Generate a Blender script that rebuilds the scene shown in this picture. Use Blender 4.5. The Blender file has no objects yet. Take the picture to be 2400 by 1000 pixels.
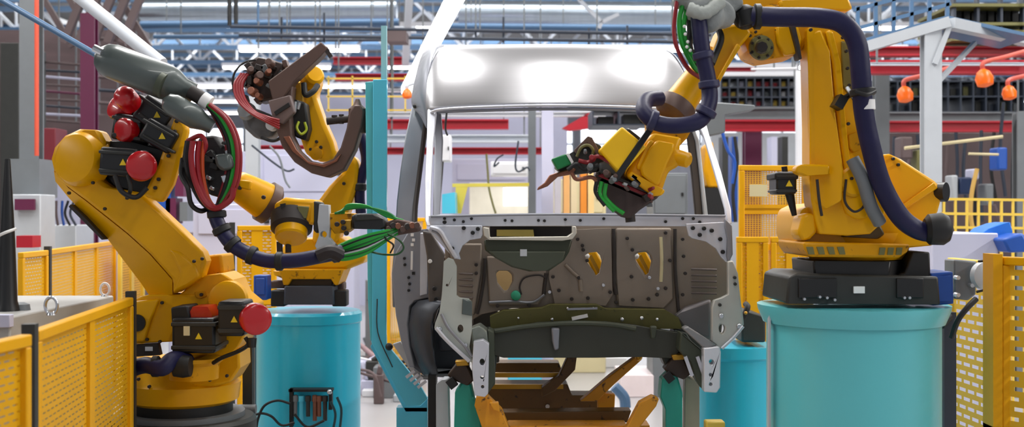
import bpy, math, random
from mathutils import Vector, Matrix
from mathutils.geometry import tessellate_polygon
random.seed(7)
SC = bpy.context.scene
COL = SC.collection
F = 2800.0
CZ = 2.0
def P(x, y, Y):
    return Vector(((x-1200.0)/F*Y, Y, CZ+(500.0-y)/F*Y))
def M(px, Y):            # length in metres of px photo pixels at distance Y
    return px/F*Y
# ------------------------------------------------------------------ materials
def lin(c):
    c = c/255.0
    return c/12.92 if c <= 0.04045 else ((c+0.055)/1.055)**2.4
def rgb(h):
    return (lin(int(h[0:2], 16)), lin(int(h[2:4], 16)), lin(int(h[4:6], 16)), 1.0)
def mat(name, hexc, rough=0.5, metal=0.0, var=0.12, scale=6.0, bump=0.0, emit=0.0, emitc=None, coat=0.0, wear=None, stretch=None, spec=0.5):
    m = bpy.data.materials.new(name); m.use_nodes = True
    nt = m.node_tree; b = nt.nodes['Principled BSDF']
    c = rgb(hexc)
    tc = nt.nodes.new('ShaderNodeTexCoord'); n = nt.nodes.new('ShaderNodeTexNoise')
    n.inputs['Scale'].default_value = scale; n.inputs['Detail'].default_value = 5
    vec = tc.outputs['Object']
    if stretch:
        mp = nt.nodes.new('ShaderNodeMapping'); mp.inputs['Scale'].default_value = stretch
        nt.links.new(vec, mp.inputs['Vector']); vec = mp.outputs['Vector']
    nt.links.new(vec, n.inputs['Vector'])
    mx = nt.nodes.new('ShaderNodeMix'); mx.data_type = 'RGBA'
    mx.inputs['A'].default_value = tuple(max(0, v*(1-var)) for v in c[:3])+(1,)
    mx.inputs['B'].default_value = tuple(min(1, v*(1+var)) for v in c[:3])+(1,)
    nt.links.new(n.outputs['Fac'], mx.inputs['Factor'])
    out = mx.outputs['Result']
    if wear:
        n2 = nt.nodes.new('ShaderNodeTexNoise'); n2.inputs['Scale'].default_value = 23; n2.inputs['Detail'].default_value = 8
        nt.links.new(tc.outputs['Object'], n2.inputs['Vector'])
        r = nt.nodes.new('ShaderNodeValToRGB'); r.color_ramp.elements[0].position = 0.62; r.color_ramp.elements[1].position = 0.70
        nt.links.new(n2.outputs['Fac'], r.inputs['Fac'])
        m2 = nt.nodes.new('ShaderNodeMix'); m2.data_type = 'RGBA'; m2.inputs['B'].default_value = rgb(wear)
        nt.links.new(r.outputs['Color'], m2.inputs['Factor']); nt.links.new(out, m2.inputs['A'])
        out = m2.outputs['Result']
    nt.links.new(out, b.inputs['Base Color'])
    b.inputs['Roughness'].default_value = rough; b.inputs['Metallic'].default_value = metal
    b.inputs['Coat Weight'].default_value = coat; b.inputs['Specular IOR Level'].default_value = spec
    if bump:
        bp = nt.nodes.new('ShaderNodeBump'); bp.inputs['Strength'].default_value = bump; bp.inputs['Distance'].default_value = 0.01
        nt.links.new(n.outputs['Fac'], bp.inputs['Height']); nt.links.new(bp.outputs['Normal'], b.inputs['Normal'])
    if emit:
        b.inputs['Emission Color'].default_value = rgb(emitc or hexc); b.inputs['Emission Strength'].default_value = emit
    return m
def mesh_sheet_mat(name, hexc, bw=0.045, bh=0.016, mortar=0.35, off=0.5):
    """painted steel sheet punched with rows of slots (real see-through slots)"""
    m = mat(name, hexc, 0.45, 0.0, 0.10, 9, spec=0.25)
    nt = m.node_tree; b = nt.nodes['Principled BSDF']
    uv = nt.nodes.new('ShaderNodeUVMap'); br = nt.nodes.new('ShaderNodeTexBrick')
    nt.links.new(uv.outputs['UV'], br.inputs['Vector'])
    br.inputs['Scale'].default_value = 1.0; br.inputs['Brick Width'].default_value = bw; br.inputs['Row Height'].default_value = bh
    br.inputs['Mortar Size'].default_value = bh*mortar; br.inputs['Mortar Smooth'].default_value = 0.0
    br.offset = off
    br.inputs['Color1'].default_value = (0, 0, 0, 1); br.inputs['Color2'].default_value = (0, 0, 0, 1); br.inputs['Mortar'].default_value = (1, 1, 1, 1)
    nt.links.new(br.outputs['Color'], b.inputs['Alpha'])
    return m
YEL = mat('robot_yellow_paint', 'E4A600', 0.34, 0, 0.09, 3, spec=0.28)
YELW = mat('worn_yellow_paint', 'D29400', 0.45, 0, 0.14, 4, spec=0.25, wear='7a5410')
FEN = mat('fence_yellow_paint', 'E2A406', 0.42, 0, 0.08, 5, spec=0.25)
FENP = mat('fence_pale_yellow_paint', 'E3C04A', 0.45, 0, 0.08, 5)
FENM = mesh_sheet_mat('punched_yellow_sheet', 'DCA20C', 0.062, 0.028, 0.40)
FENG = mesh_sheet_mat('yellow_wire_mesh', 'E0AC30', 0.024, 0.016, 0.26, 0.0)
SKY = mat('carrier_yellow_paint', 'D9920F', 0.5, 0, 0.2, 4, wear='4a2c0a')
BLKP = mat('black_paint', '17181A', 0.4, 0, 0.2, 5)
BLK = mat('black_rubber', '101113', 0.55, 0, 0.2, 8)
DGR = mat('dark_grey_casting', '30312F', 0.5, 0.1, 0.2, 8, bump=0.1)
MGR = mat('mid_grey_paint', '6F7478', 0.5, 0.1, 0.12, 6)
LGR = mat('light_grey_paint', 'B7BCC2', 0.45, 0.1, 0.08, 6)
TANK = mat('grey_green_paint', '525B5A', 0.34, 0.1, 0.10, 5, coat=0.2)
RED = mat('red_motor_cap', 'BC0A16', 0.28, 0, 0.1, 5, coat=0.5)
REDB = mat('red_beam_paint', 'AE0E26', 0.45, 0, 0.12, 2)
REDC = mat('red_cable_sheath', '8C121E', 0.4, 0, 0.15, 12)
GRNC = mat('green_cable_sheath', '1F9A34', 0.4, 0, 0.15, 12)
GRNB = mat('green_plastic', '0B7A3E', 0.4, 0, 0.1, 12)
BLUH = mat('blue_hose_sleeve', '17163F', 0.5, 0, 0.18, 14, bump=0.25, spec=0.35)
BLU = mat('blue_paint', '1B4FA8', 0.4, 0, 0.12, 6)
BLUP = mat('blue_grey_pipe_paint', '4E6F92', 0.4, 0.1, 0.15, 2)
TEAL = mat('teal_pedestal_paint', '5EC2CA', 0.36, 0, 0.04, 2, coat=0.25)
TEALB = mat('blue_teal_pedestal_paint', '22B0CC', 0.36, 0, 0.04, 2, coat=0.25)
TEAL2 = mat('teal_column_paint', '4CBAD6', 0.4, 0, 0.08, 3, coat=0.2)
TEALG = mat('green_teal_stand_paint', '1F9C8C', 0.45, 0, 0.14, 4)
STEEL = mat('bare_sheet_steel', 'C4C7CD', 0.36, 0.85, 0.07, 2.2, stretch=(30, 1, 1))
STEELR = mat('brushed_roof_steel', 'BCBCC0', 0.33, 0.72, 0.04, 2.0, stretch=(0.6, 1, 40), bump=0.02)
STEELZ = mat('zinc_coated_steel', 'CDD0DA', 0.42, 0.35, 0.10, 9, bump=0.05)
STEELD = mat('dull_panel_steel', '8D9099', 0.45, 0.5, 0.12, 5)
SEAL = mat('brown_grey_primer', '8C8074', 0.5, 0.25, 0.12, 4, bump=0.05)
SEALD = mat('dark_seam_sealer', '2B2422', 0.6, 0, 0.2, 8)
OLIVE = mat('oiled_olive_steel', '54511F', 0.5, 0.2, 0.3, 5, wear='2a2c14')
OLV2 = mat('grey_green_steel', '474D40', 0.5, 0.3, 0.15, 5)
ARCH = mat('wheel_arch_dark_steel', '3A3E46', 0.45, 0.3, 0.15, 4)
BRN = mat('copper_brown_gun_casting', '5A4640', 0.5, 0.25, 0.15, 7)
COP = mat('worn_copper', '8A5A48', 0.45, 0.6, 0.2, 10)
WHT = mat('white_paint', 'E6E7EC', 0.4, 0, 0.05, 4)
LIL = mat('pale_lilac_sheet', 'C2C3DA', 0.5, 0, 0.06, 2)
CHR = mat('zinc_bolt', 'C9CDD2', 0.25, 0.9, 0.1, 9)
ORG = mat('orange_lamp_shade', 'F0680C', 0.35, 0, 0.08, 5, emit=0.12)
PUR = mat('maroon_column_paint', '5E163E', 0.45, 0, 0.15, 2)
DPIPE = mat('dark_pipe_paint', '2C3442', 0.45, 0.1, 0.2, 3)
BRNW = mat('brown_steelwork', '5A4B4C', 0.6, 0, 0.3, 1.5)
DUCT = mat('galvanised_duct', 'B9C6D2', 0.28, 0.9, 0.1, 2, stretch=(6, 1, 1))
TRW = mat('white_truss_paint', 'C9CFD8', 0.45, 0, 0.08, 2)
CONC = mat('pale_concrete_floor', 'A8A6A8', 0.28, 0, 0.10, 0.8)
CEIL = mat('corrugated_ceiling_sheet', '7A7672', 0.6, 0.1, 0.3, 0.6, stretch=(0.2, 6, 1))
WALL = mat('far_wall_cladding', '7F8088', 0.6, 0, 0.2, 0.5, stretch=(8, 1, 1))
LAMP = mat('fluorescent_diffuser', 'FFFFFF', 0.4, 0, 0, 1, emit=14, emitc='F4F6FF')
DAY = mat('daylight_pane', 'FFFFFF', 0.4, 0, 0, 1, emit=2.6, emitc='EAF0FF')
TAPE = mat('white_label', 'F0F0F0', 0.5, 0, 0.03, 4)
WARN = mat('yellow_warning_label', 'EBCB1F', 0.5, 0, 0.03, 4)
BLUT = mat('bright_blue_sheet', '1B6FD0', 0.45, 0, 0.2, 4)
CREAM = mat('cream_panel', 'D8CBA0', 0.5, 0, 0.1, 3)
OLB = mat('olive_shelf_steel', '6D6B3E', 0.6, 0, 0.2, 3)
BRASS = mat('brass_fitting', 'B88A2E', 0.35, 0.7, 0.1, 9)
# ------------------------------------------------------------------ mesh builder
class MB:
    def __init__(s): s.v = []; s.f = []; s.uv = None
    def add(s, vs, fs):
        o = len(s.v); s.v += [Vector(p) for p in vs]; s.f += [tuple(i+o for i in f) for f in fs]; return s
    def box(s, x0, x1, y0, y1, z0, z1):
        return s.add([(x0,y0,z0),(x1,y0,z0),(x1,y1,z0),(x0,y1,z0),(x0,y0,z1),(x1,y0,z1),(x1,y1,z1),(x0,y1,z1)],
                     [(0,3,2,1),(4,5,6,7),(0,1,5,4),(1,2,6,5),(2,3,7,6),(3,0,4,7)])
    def pbox(s, x0, y0, x1, y1, Y, T):
        a = P(x0, y1, Y); b = P(x1, y0, Y)
        return s.box(a.x, b.x, Y, Y+T, a.z, b.z)
    def prism(s, pts, Y, T, holes=(), slope=None):
        """outline in photo pixels at distance Y, extruded T metres away; slope(px,py)->extra Y"""
        loops = [list(pts)]+[list(h) for h in holes]
        fl = []; off = 0
        front = []; 
        for lp in loops:
            for (x, y) in lp:
                yy = Y+(slope(x, y) if slope else 0)
                front.append(P(x, y, yy))
        tris = tessellate_polygon([[Vector((x, y, 0)) for x, y in lp] for lp in loops])
        n = len(front)
        fs = [tuple(t) for t in tris]+[tuple(i+n for i in reversed(t)) for t in tris]
        for lp in loops:
            k = len(lp)
            for i in range(k):
                a = off+i; b = off+(i+1) % k
                fs.append((a, b, b+n, a+n))
            off += k
        return s.add(front+[p+Vector((0, T, 0)) for p in front], fs)
    def bar(s, p, q, w, h, up=(0, 0, 1)):
        p = Vector(p); q = Vector(q); d = (q-p).normalized(); u = Vector(up)
        if abs(d.dot(u)) > 0.98: u = Vector((0, 1, 0))
        sx = d.cross(u).normalized(); uz = sx.cross(d).normalized()
        vs = []
        for c in (p, q):
            for a, b in ((-1,-1),(1,-1),(1,1),(-1,1)):
                vs.append(c+sx*a*w/2+uz*b*h/2)
        return s.add(vs, [(0,3,2,1),(4,5,6,7),(0,1,5,4),(1,2,6,5),(2,3,7,6),(3,0,4,7)])
    def rev(s, p, ax, prof, seg=24):
        """surface of revolution from point p along ax, prof = [(distance, radius), ...]"""
        p = Vector(p); d = Vector(ax).normalized(); u = Vector((0, 0, 1))
        if abs(d.dot(u)) > 0.98: u = Vector((0, 1, 0))
        a = d.cross(u).normalized(); b = d.cross(a).normalized()
        vs = []; fs = []
        for (t, r) in prof:
            for i in range(seg):
                an = 2*math.pi*i/seg
                vs.append(p+d*t+(a*math.cos(an)+b*math.sin(an))*max(r, 1e-4))
        for k in range(len(prof)-1):
            for i in range(seg):
                j = (i+1) % seg
                fs.append((k*seg+i, k*seg+j, (k+1)*seg+j, (k+1)*seg+i))
        fs.append(tuple(reversed(range(seg)))); fs.append(tuple(range((len(prof)-1)*seg, len(prof)*seg)))
        return s.add(vs, fs)
    def cyl(s, p, q, r0, r1=None, seg=20):
        p = Vector(p); q = Vector(q); return s.rev(p, q-p, [(0, r0), ((q-p).length, r0 if r1 is None else r1)], seg)
    def ycyl(s, x, y, Y, T, rpx, seg=24):
        c = P(x, y, Y); return s.rev(c, (0, 1, 0), [(0, M(rpx, Y)), (T, M(rpx, Y))], seg)
    def dome(s, p, ax, r, h=None, base=0.0, seg=28):
        h = h or r*0.6
        prof = [(0, r)]
        if base: prof.append((base, r))
        for i in range(1, 7):
            a = math.pi/2*i/7; prof.append((base+h*math.sin(a), r*math.cos(a)))
        prof.append((base+h, r*0.02))
        return s.rev(p, ax, prof, seg)
    def tube(s, pts, r, seg=10, sub=6, rings=0.0):
        pts = [Vector(p) for p in pts]; path = []
        if len(pts) > 2:
            e = [pts[0]*2-pts[1]]+pts+[pts[-1]*2-pts[-2]]
            for i in range(1, len(e)-2):
                for k in range(sub):
                    t = k/sub; a, b, c, d = e[i-1], e[i], e[i+1], e[i+2]
                    path.append(0.5*((2*b)+(c-a)*t+(2*a-5*b+4*c-d)*t*t+(3*b-a-3*c+d)*t**3))
            path.append(pts[-1])
        else: path = pts
        vs = []; fs = []; n = len(path); nrm = None
        for i, p in enumerate(path):
            d = (path[min(i+1, n-1)]-path[max(i-1, 0)]).normalized()
            if nrm is None:
                nrm = d.cross(Vector((0.13, 0.2, 1))).normalized()
            else:
                nrm = (nrm-d*nrm.dot(d)).normalized()
            b = d.cross(nrm)
            rr = r*(1+rings*(i % 2)) if not callable(r) else r(i/(n-1))
            for k in range(seg):
                an = 2*math.pi*k/seg; vs.append(p+(nrm*math.cos(an)+b*math.sin(an))*rr)
        for i in range(n-1):
            for k in range(seg):
                j = (k+1) % seg; fs.append((i*seg+k, i*seg+j, (i+1)*seg+j, (i+1)*seg+k))
        fs.append(tuple(reversed(range(seg)))); fs.append(tuple(range((n-1)*seg, n*seg)))
        return s.add(vs, fs)
    def ptube(s, pts, rpx, **k):
        """pts = (px, py, Y); radius in px at the first point"""
        return s.tube([P(*p) for p in pts], M(rpx, pts[0][2]), **k)
    def loft(s, rows):
        n = len(rows[0]); vs = [p for r in rows for p in r]; fs = []
        for i in range(len(rows)-1):
            for k in range(n-1): fs.append((i*n+k, i*n+k+1, (i+1)*n+k+1, (i+1)*n+k))
        return s.add(vs, fs)
    def sph(s, c, r, sc=(1, 1, 1), seg=16):
        c = Vector(c); vs = []; fs = []; R = 10
        for i in range(R+1):
            a = math.pi*i/R
            for k in range(seg):
                b = 2*math.pi*k/seg
                vs.append(c+Vector((max(math.sin(a), .001)*math.cos(b)*r*sc[0], max(math.sin(a), .001)*math.sin(b)*r*sc[1], math.cos(a)*r*sc[2])))
        for i in range(R):
            for k in range(seg): fs.append((i*seg+k, (i+1)*seg+k, (i+1)*seg+(k+1) % seg, i*seg+(k+1) % seg))
        return s.add(vs, fs)
ORG_ = {}
def link(name, mb, m, parent=None, bevel=0.0, smooth=35, solid=0.0, uv=None):
    me = bpy.data.meshes.new(name)
    if parent is not None: o0 = ORG_[parent.name]
    else:
        xs = [v.x for v in mb.v]; ys = [v.y for v in mb.v]; zs = [v.z for v in mb.v]
        o0 = Vector(((min(xs)+max(xs))/2, (min(ys)+max(ys))/2, min(zs)))
    me.from_pydata([v-o0 for v in mb.v], [], mb.f)
    me.validate()
    me.shade_smooth()
    bm_fix(me)
    me.set_sharp_from_angle(angle=math.radians(smooth))
    if uv: uv(me)
    me.materials.append(m)
    o = bpy.data.objects.new(name, me); COL.objects.link(o)
    if parent is not None: o.parent = parent
    else: o.location = o0
    ORG_[o.name] = o0
    if solid:
        md = o.modifiers.new('solid', 'SOLIDIFY'); md.thickness = solid; md.offset = 0
    if bevel:
        md = o.modifiers.new('edges', 'BEVEL'); md.width = bevel; md.segments = 2; md.limit_method = 'ANGLE'; md.angle_limit = math.radians(40)
        md.harden_normals = False
    return o
def bm_fix(me):
    import bmesh
    b = bmesh.new(); b.from_mesh(me); bmesh.ops.recalc_face_normals(b, faces=b.faces); b.to_mesh(me); b.free()
def T(name, label, cat, loc, group=None):
    o = bpy.data.objects.new(name, None); COL.objects.link(o); o.location = loc; o.empty_display_size = 0.1
    o['label'] = label; o['category'] = cat
    if group: o['group'] = group
    ORG_[o.name] = Vector(loc); return o
def thing(name, mb, m, label, cat, group=None, **k):
    o = link(name, mb, m, None, **k); o['label'] = label; o['category'] = cat
    if group: o['group'] = group
    return o
def struct(name, mb, m, parent=None, label=None, **k):
    o = link(name, mb, m, parent, **k)
    if parent is None:
        o['kind'] = 'structure'
        if label: o['label'] = label
    return o
def lab(o, s): o['label'] = s; return o
def rect(cx, cy, w, h, ang=0):
    a = math.radians(ang); c, s = math.cos(a), math.sin(a)
    return [(cx+x*c-y*s, cy+x*s+y*c) for x, y in ((-w/2,-h/2),(w/2,-h/2),(w/2,h/2),(-w/2,h/2))]
def circ(cx, cy, r, n=14, ry=None):
    ry = ry or r
    return [(cx+r*math.cos(2*math.pi*i/n), cy+ry*math.sin(2*math.pi*i/n)) for i in range(n)]
def bolts(parent, pts, Y, rpx=3.0, m=None, name='bolt', T_=0.012):
    for (x, y) in pts:
        b = MB(); c = P(x, y, Y); b.rev(c+Vector((0, -T_, 0)), (0, 1, 0), [(0, M(rpx, Y)*.8), (T_*.3, M(rpx, Y)), (T_*1.5, M(rpx, Y))], 10)
        link(name, b, m or BLKP, parent)
# ================================================================== the hall
b = MB(); b.box(-26, 26, -6, 52, -0.1, 0); struct('floor', b, CONC)
b = MB(); b.box(-26, 26, -6, 52, 8.2, 8.3); struct('ceiling', b, CEIL)
b = MB(); b.box(-26, 26, 51, 51.3, 0, 8.2); struct('wall_back', b, WALL)
b = MB(); b.box(-26.3, -26, -6, 52, 0, 8.2); struct('wall_left', b, WALL)
b = MB(); b.box(26, 26.3, -6, 52, 0, 8.2); struct('wall_right', b, WALL)
# clerestory windows in the back wall
for i in range(12):
    x = -20+i*3.5
    w = MB(); w.box(x-1.55, x+1.55, 50.9, 50.98, 4.3, 5.6); fr = struct('window_%d' % (i+1), w, DAY)
    f = MB()
    for xx in (x-1.6, x, x+1.6): f.box(xx-0.05, xx+0.05, 50.8, 50.99, 4.2, 5.7)
    for zz in (4.25, 4.95, 5.65): f.box(x-1.6, x+1.6, 50.82, 50.99, zz-0.05, zz+0.05)
    link('window_frame', f, MGR, fr)
# roof trusses: blue chords, white diagonals
tr0 = None
def make_truss():
    o = T('roof_truss', 'blue and white steel lattice truss spanning the hall roof', 'roof truss', (0, 24, 6.3), 'lattice trusses under the roof')
    del o['label'], o['category'], o['group']
    o['kind'] = 'structure'
    b = MB()
    for z, r in ((6.3, .06), (7.3, .07)): b.box(-24, 24, 24-.06, 24.06, z-r, z+r)
    link('chord', b, BLUP, o)
    b = MB(); x = -24
    while x < 24:
        b.bar((x, 24, 6.3), (x+1.0, 24, 7.3), .07, .07); b.bar((x+1.0, 24, 7.3), (x+2.0, 24, 6.3), .07, .07)
        b.bar((x, 24.02, 6.3), (x, 24.02, 7.3), .045, .045); x += 2.0
    link('diagonals', b, TRW, o)
    return o
tr0 = make_truss()
for i, y in enumerate((19, 28, 31, 34, 37, 40, 43, 46, 49)):
    c = tr0.copy(); COL.objects.link(c); c.location = (0.37*i, y, 6.3 if y > 20 else 6.6)
    for ch in tr0.children:
        d = ch.copy(); COL.objects.link(d); d.parent = c
# longitudinal purlins, seen running away from the camera
for i, x in enumerate((-13, -9, -5.2, -1.5, 2.6, 6.6, 10.5, 14.5)):
    b = MB(); b.box(x-.07, x+.07, 10, 50.9, 7.45, 7.6)
    o = struct('roof_beam', b, BLUP if i % 2 else TRW)
# fluorescent luminaires (real lamps, give off the hall's light)
lum = None
def make_lum():
    o = T('strip_light', 'long white fluorescent strip light hanging below the trusses', 'strip light', (0, 26, 6.1), 'fluorescent strip lights under the roof')
    b = MB(); b.box(-1.5, 1.5, 25.9, 26.1, 6.1, 6.2); link('housing', b, WHT, o)
    b = MB(); b.box(-1.46, 1.46, 25.93, 26.07, 6.05, 6.1); link('diffuser', b, LAMP, o)
    b = MB()
    for x in (-1.2, 1.2): b.box(x-.01, x+.01, 25.99, 26.01, 6.2, 7.3)
    link('hanger', b, MGR, o)
    return o
lum = make_lum(); first = True
for y in (26, 29.5, 33, 38, 43, 48):
    for x in (-16, -11, -6.5, -2, 2.5, 7, 12, 17):
        if y < 33 and abs(x) > 8: continue
        if first: lum.location = (x, y, 6.1); first = False; continue
        c = lum.copy(); COL.objects.link(c); c.location = (x+(y % 3)*.5, y, 6.05)
        for ch in lum.children:
            d = ch.copy(); COL.objects.link(d); d.parent = c
# fluorescent tube running down towards the van (bright white diagonal)
b = MB(); b.bar(P(1075, -20, 12), P(955, 212, 16), .16, .10)
o = thing('strip_light', b, mat('lit_tube', 'FFFFFF', .4, emit=3.0, emitc='FFFFFF'), 'long bright strip light running diagonally above the left corner of the van roof', 'strip light')
# overhead ducts & pipes:  (x0,y0,x1,y1,Y,radius px,material,label)
def pipe(x0, y0, x1, y1, Y, r, m, label, Y2=None, name='pipe', cat='pipe', group=None):
    b = MB(); b.cyl(P(x0, y0, Y), P(x1, y1, Y2 or Y), M(r, Y), seg=14)
    o = thing(name, b, m, label, cat, group)
    if y1 < 320 and abs(y1-y0) < 30 and x1-x0 > 80:
        for t in (.1, .5, .9):
            e = P(x0+(x1-x0)*t, y0+(y1-y0)*t-r*.8, Y); h = MB(); h.bar(e, (e.x, e.y, 8.2), .02, .02); link('hanger_rod', h, MGR, o)
    return o
for (a) in [
 (1075, 28, 1600, 32, 23, 27, DUCT, 'broad silver air duct above the van roof', None, 'air_duct', 'air duct'),
 (330, 22, 930, 18, 23.5, 26, DUCT, 'broad silver air duct above the brown weld gun', None, 'air_duct', 'air duct'),
 (330, 58, 935, 52, 22, 9, BLUP, 'blue pipe just under the left silver duct', None, 'pipe', 'pipe'),
 (1050, 62, 1590, 66, 22, 8, BLUP, 'blue pipe just under the right silver duct', None, 'pipe', 'pipe'),
 (540, 62, 1690, 82, 17, 4, DPIPE, 'upper dark pipe crossing just above the van roof', None, 'pipe', 'pipe'),
 (560, 82, 1690, 100, 17, 4, DPIPE, 'lower dark pipe crossing just above the van roof', None, 'pipe', 'pipe'),
 (360, 86, 1000, 84, 20, 5, BLUP, 'thin blue pipe crossing behind the brown weld gun', None, 'pipe', 'pipe'),
 (600, 96, 900, 94, 19, 3, DPIPE, 'short dark pipe right of the brown weld gun blade', None, 'pipe', 'pipe'),
 (0, -2, 235, 134, 8.6, 7, BLUP, 'steel blue pipe slanting down to the grey gas cylinder at top left', 8.2, 'pipe', 'pipe'),
 (145, -40, 380, 150, 9.6, 15, TRW, 'thick white pipe slanting down behind the grey gas cylinder', 9.2, 'pipe', 'pipe'),
 (380, 150, 520, 280, 10.6, 7, BLUP, 'blue rail slanting down right of the grey gas cylinder', 10.4, 'rail', 'rail'),
 (538, -20, 538, 60, 15, 5, BLKP, 'left one of two short black vertical pipes at the top', None, 'pipe', 'pipe'),
 (553, -20, 553, 56, 15, 5, BLKP, 'right one of two short black vertical pipes at the top', None, 'pipe', 'pipe'),
 (605, -20, 605, 50, 15, 3, BLUP, 'short blue vertical pipe right of the two black ones', None, 'pipe', 'pipe'),
 (86, -10, 86, 365, 12.6, 5, mat('orange_red_pipe', 'D8563C', .45), 'thin orange red pipe running down the grey column at left', None, 'pipe', 'pipe'),
 (1760, 162, 1868, 160, 16, 3, WHT, 'short white pipe between the right robot arm and its forearm', None, 'pipe', 'pipe')]:
    x0, y0, x1, y1, Y, r, m, label, Y2, nm, cat = a
    pipe(x0, y0, x1, y1, Y, r, m, label, Y2, nm, cat)
b = MB()
b.bar(P(950, 150, 18), P(960, -10, 17), .10, .10); b.bar(P(925, 70, 18), P(975, 70, 18), .1, .1)
thing('hanger_bracket', b, TRW, 'white steel hanger left of the bright diagonal strip light', 'bracket')
b = MB(); b.pbox(906, 72, 952, 96, 16, .4); thing('junction_box', b, BRNW, 'dark box on the pipes left of the bright diagonal strip light', 'junction box')
b = MB(); b.bar(P(1358, 0, 20), P(1410, 52, 20), .06, .06); b.bar(P(1358, 2, 20), P(1340, -368, 20), .06, .06); b.bar(P(1410, 52, 20), P(1450, 33, 20), .06, .06); b.bar(P(1410, 52, 20), P(1404, 66, 20), .06, .06)
thing('pipe_bracket', b, TRW, 'white forked bracket below the silver duct above the van roof', 'bracket')
for i, (x, y0, y1) in enumerate([(1180, 40, 100), (1380, 66, 104), (1470, 60, 104), (1115, 58, 90), (660, 40, 90), (760, 30, 100)]):
    b = MB(); b.bar(P(x, y0, 17.1), P(x, y1, 17.1), .03, .03)
    thing('pipe_hanger', b, DPIPE, 'short dark drop rod holding the crossing dark pipes', 'pipe hanger', 'drop rods on the dark pipes')

# ------------------------------------------------------------------ red steelwork
def beam(x0, y0, x1, y1, Y, m, label, name='steel_beam', cat='beam', T_=.2, group=None, y2=None):
    b = MB()
    a0 = P(x0, y0, Y); a1 = P(x0, y1, Y); c0 = P(x1, y2 if y2 is not None else y0, Y)
    h = a0.z-a1.z; z0 = a1.z; dz = c0.z-a0.z; fl = h*.16
    def run(za, zb, ya, yb):
        vs = [(a0.x, ya, za), (c0.x, ya, za+dz), (c0.x, yb, za+dz), (a0.x, yb, za), (a0.x, ya, zb), (c0.x, ya, zb+dz), (c0.x, yb, zb+dz), (a0.x, yb, zb)]
        b.add(vs, [(0,3,2,1),(4,5,6,7),(0,1,5,4),(1,2,6,5),(2,3,7,6),(3,0,4,7)])
    run(z0, z0+fl, Y, Y+T_); run(z0+h-fl, z0+h, Y, Y+T_); run(z0+fl, z0+h-fl, Y+T_*.4, Y+T_*.6)
    o = thing(name, b, m, label, cat, group)
    for x in (x0+(x1-x0)*.04, x0+(x1-x0)*.96):
        e = P(x, y0, Y+T_/2); h_ = MB(); h_.bar((e.x, e.y, a0.z+dz*(.04 if x < (x0+x1)/2 else .96)-.01), (e.x, e.y, 8.2), .02, .02); link('hanger_rod', h_, MGR, o)
    return o
beam(780, 133, 955, 150, 19, REDB, 'upper red beam between the brown weld gun and the teal column')
beam(785, 172, 1000, 188, 18, REDB, 'lower red beam between the brown weld gun and the teal column')
beam(900, 208, 1100, 214, 17.5, WHT, 'white cable tray under the red beams left of the van', 'cable_tray', 'cable tray')
beam(900, 262, 1420, 272, 17, WHT, 'white cable tray seen high through the windscreen opening', 'cable_tray', 'cable tray')
beam(905, 279, 1192, 302, 18, REDB, 'red beam seen high through the windscreen opening')
beam(905, 315, 1242, 333, 17, TRW, 'pale cable tray between two red beams in the windscreen opening', 'cable_tray', 'cable tray')
beam(900, 345, 1282, 361, 18, REDB, 'lower red beam seen through the windscreen opening')
beam(600, 340, 745, 356, 17, REDB, 'short red beam below the brown weld gun')
b = MB(); b.prism([(1318, 300), (1384, 262), (1384, 300), (1335, 306)], 17, .2)
thing('red_bracket', b, REDB, 'red triangular bracket seen through the windscreen beside the dark panel', 'bracket')
beam(1655, 280, 1880, 307, 18, REDB, 'red beam seen left of the right robot arm')
beam(2050, 283, 2400, 308, 17, REDB, 'long low red beam behind the orange lamps')
beam(2040, 108, 2420, 130, 14.2, REDB, 'upper dark red crane girder at the right edge')
beam(2040, 140, 2420, 172, 14, REDB, 'lower red crane girder at the right edge')
beam(2040, 146, 2420, 153, 13.9, TRW, 'thin pale rail along the lower red crane girder', 'rail', 'rail', T_=.05)
beam(1665, 158, 1775, 164, 16, REDB, 'thin red beam behind the upper part of the blue ring hose')
beam(1695, 152, 1872, 178, 20, WHT, 'white lit tray behind the right robot elbow', 'cable_tray', 'cable tray')
beam(1630, 250, 1872, 279, 18.6, MGR, 'wide grey platform beam above the red one left of the right robot')
beam(2045, 262, 2400, 283, 17.6, MGR, 'wide grey platform beam above the long low red one')
# ------------------------------------------------------------------ columns
def column(x0, x1, Y, m, label, ytop=-60, name='steel_column', z0=0.0, zt=None):
    a = P(x0, 0, Y); c = P(x1, 0, Y); w = c.x-a.x; zt = zt or P(0, ytop, Y).z
    b = MB(); t = w*.16; d = w*.9
    b.box(a.x, c.x, Y, Y+t, z0, zt); b.box(a.x, c.x, Y+d-t, Y+d, z0, zt); b.box(a.x+w/2-t/2, a.x+w/2+t/2, Y+t, Y+d-t, z0, zt)
    b.box(a.x-w*.25, c.x+w*.25, Y-w*.2, Y+d+w*.2, z0, z0+.03)
    return thing(name, b, m, label, 'column')
column(45, 88, 13, MGR, 'grey steel column at the far left with an orange red pipe', -200)
b = MB(); b.pbox(22, 372, 92, 462, 12.5, .5); thing('column_guard', b, MGR, 'square grey guard box around the grey column at the far left', 'guard box')
column(188, 221, 16, PUR, 'maroon column behind the grey gas cylinder', 30)
column(1238, 1256, 15, MGR, 'left of two grey posts seen through the windscreen opening', 225)
column(1270, 1297, 14.5, LIL, 'wider pale post right of the grey one in the windscreen opening', 225)
column(575, 605, 14, LGR, 'pale grey column left of the brown weld gun, lower half', 225)
column(1746, 1786, 19, PUR, 'maroon column behind the yellow fence left of the right robot', 290)
column(1868, 1886, 15, WHT, 'white post directly left of the tall yellow robot arm', 165)
column(2052, 2085, 16, MGR, 'dark grey column right behind the tall blue hose', 170)
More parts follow.
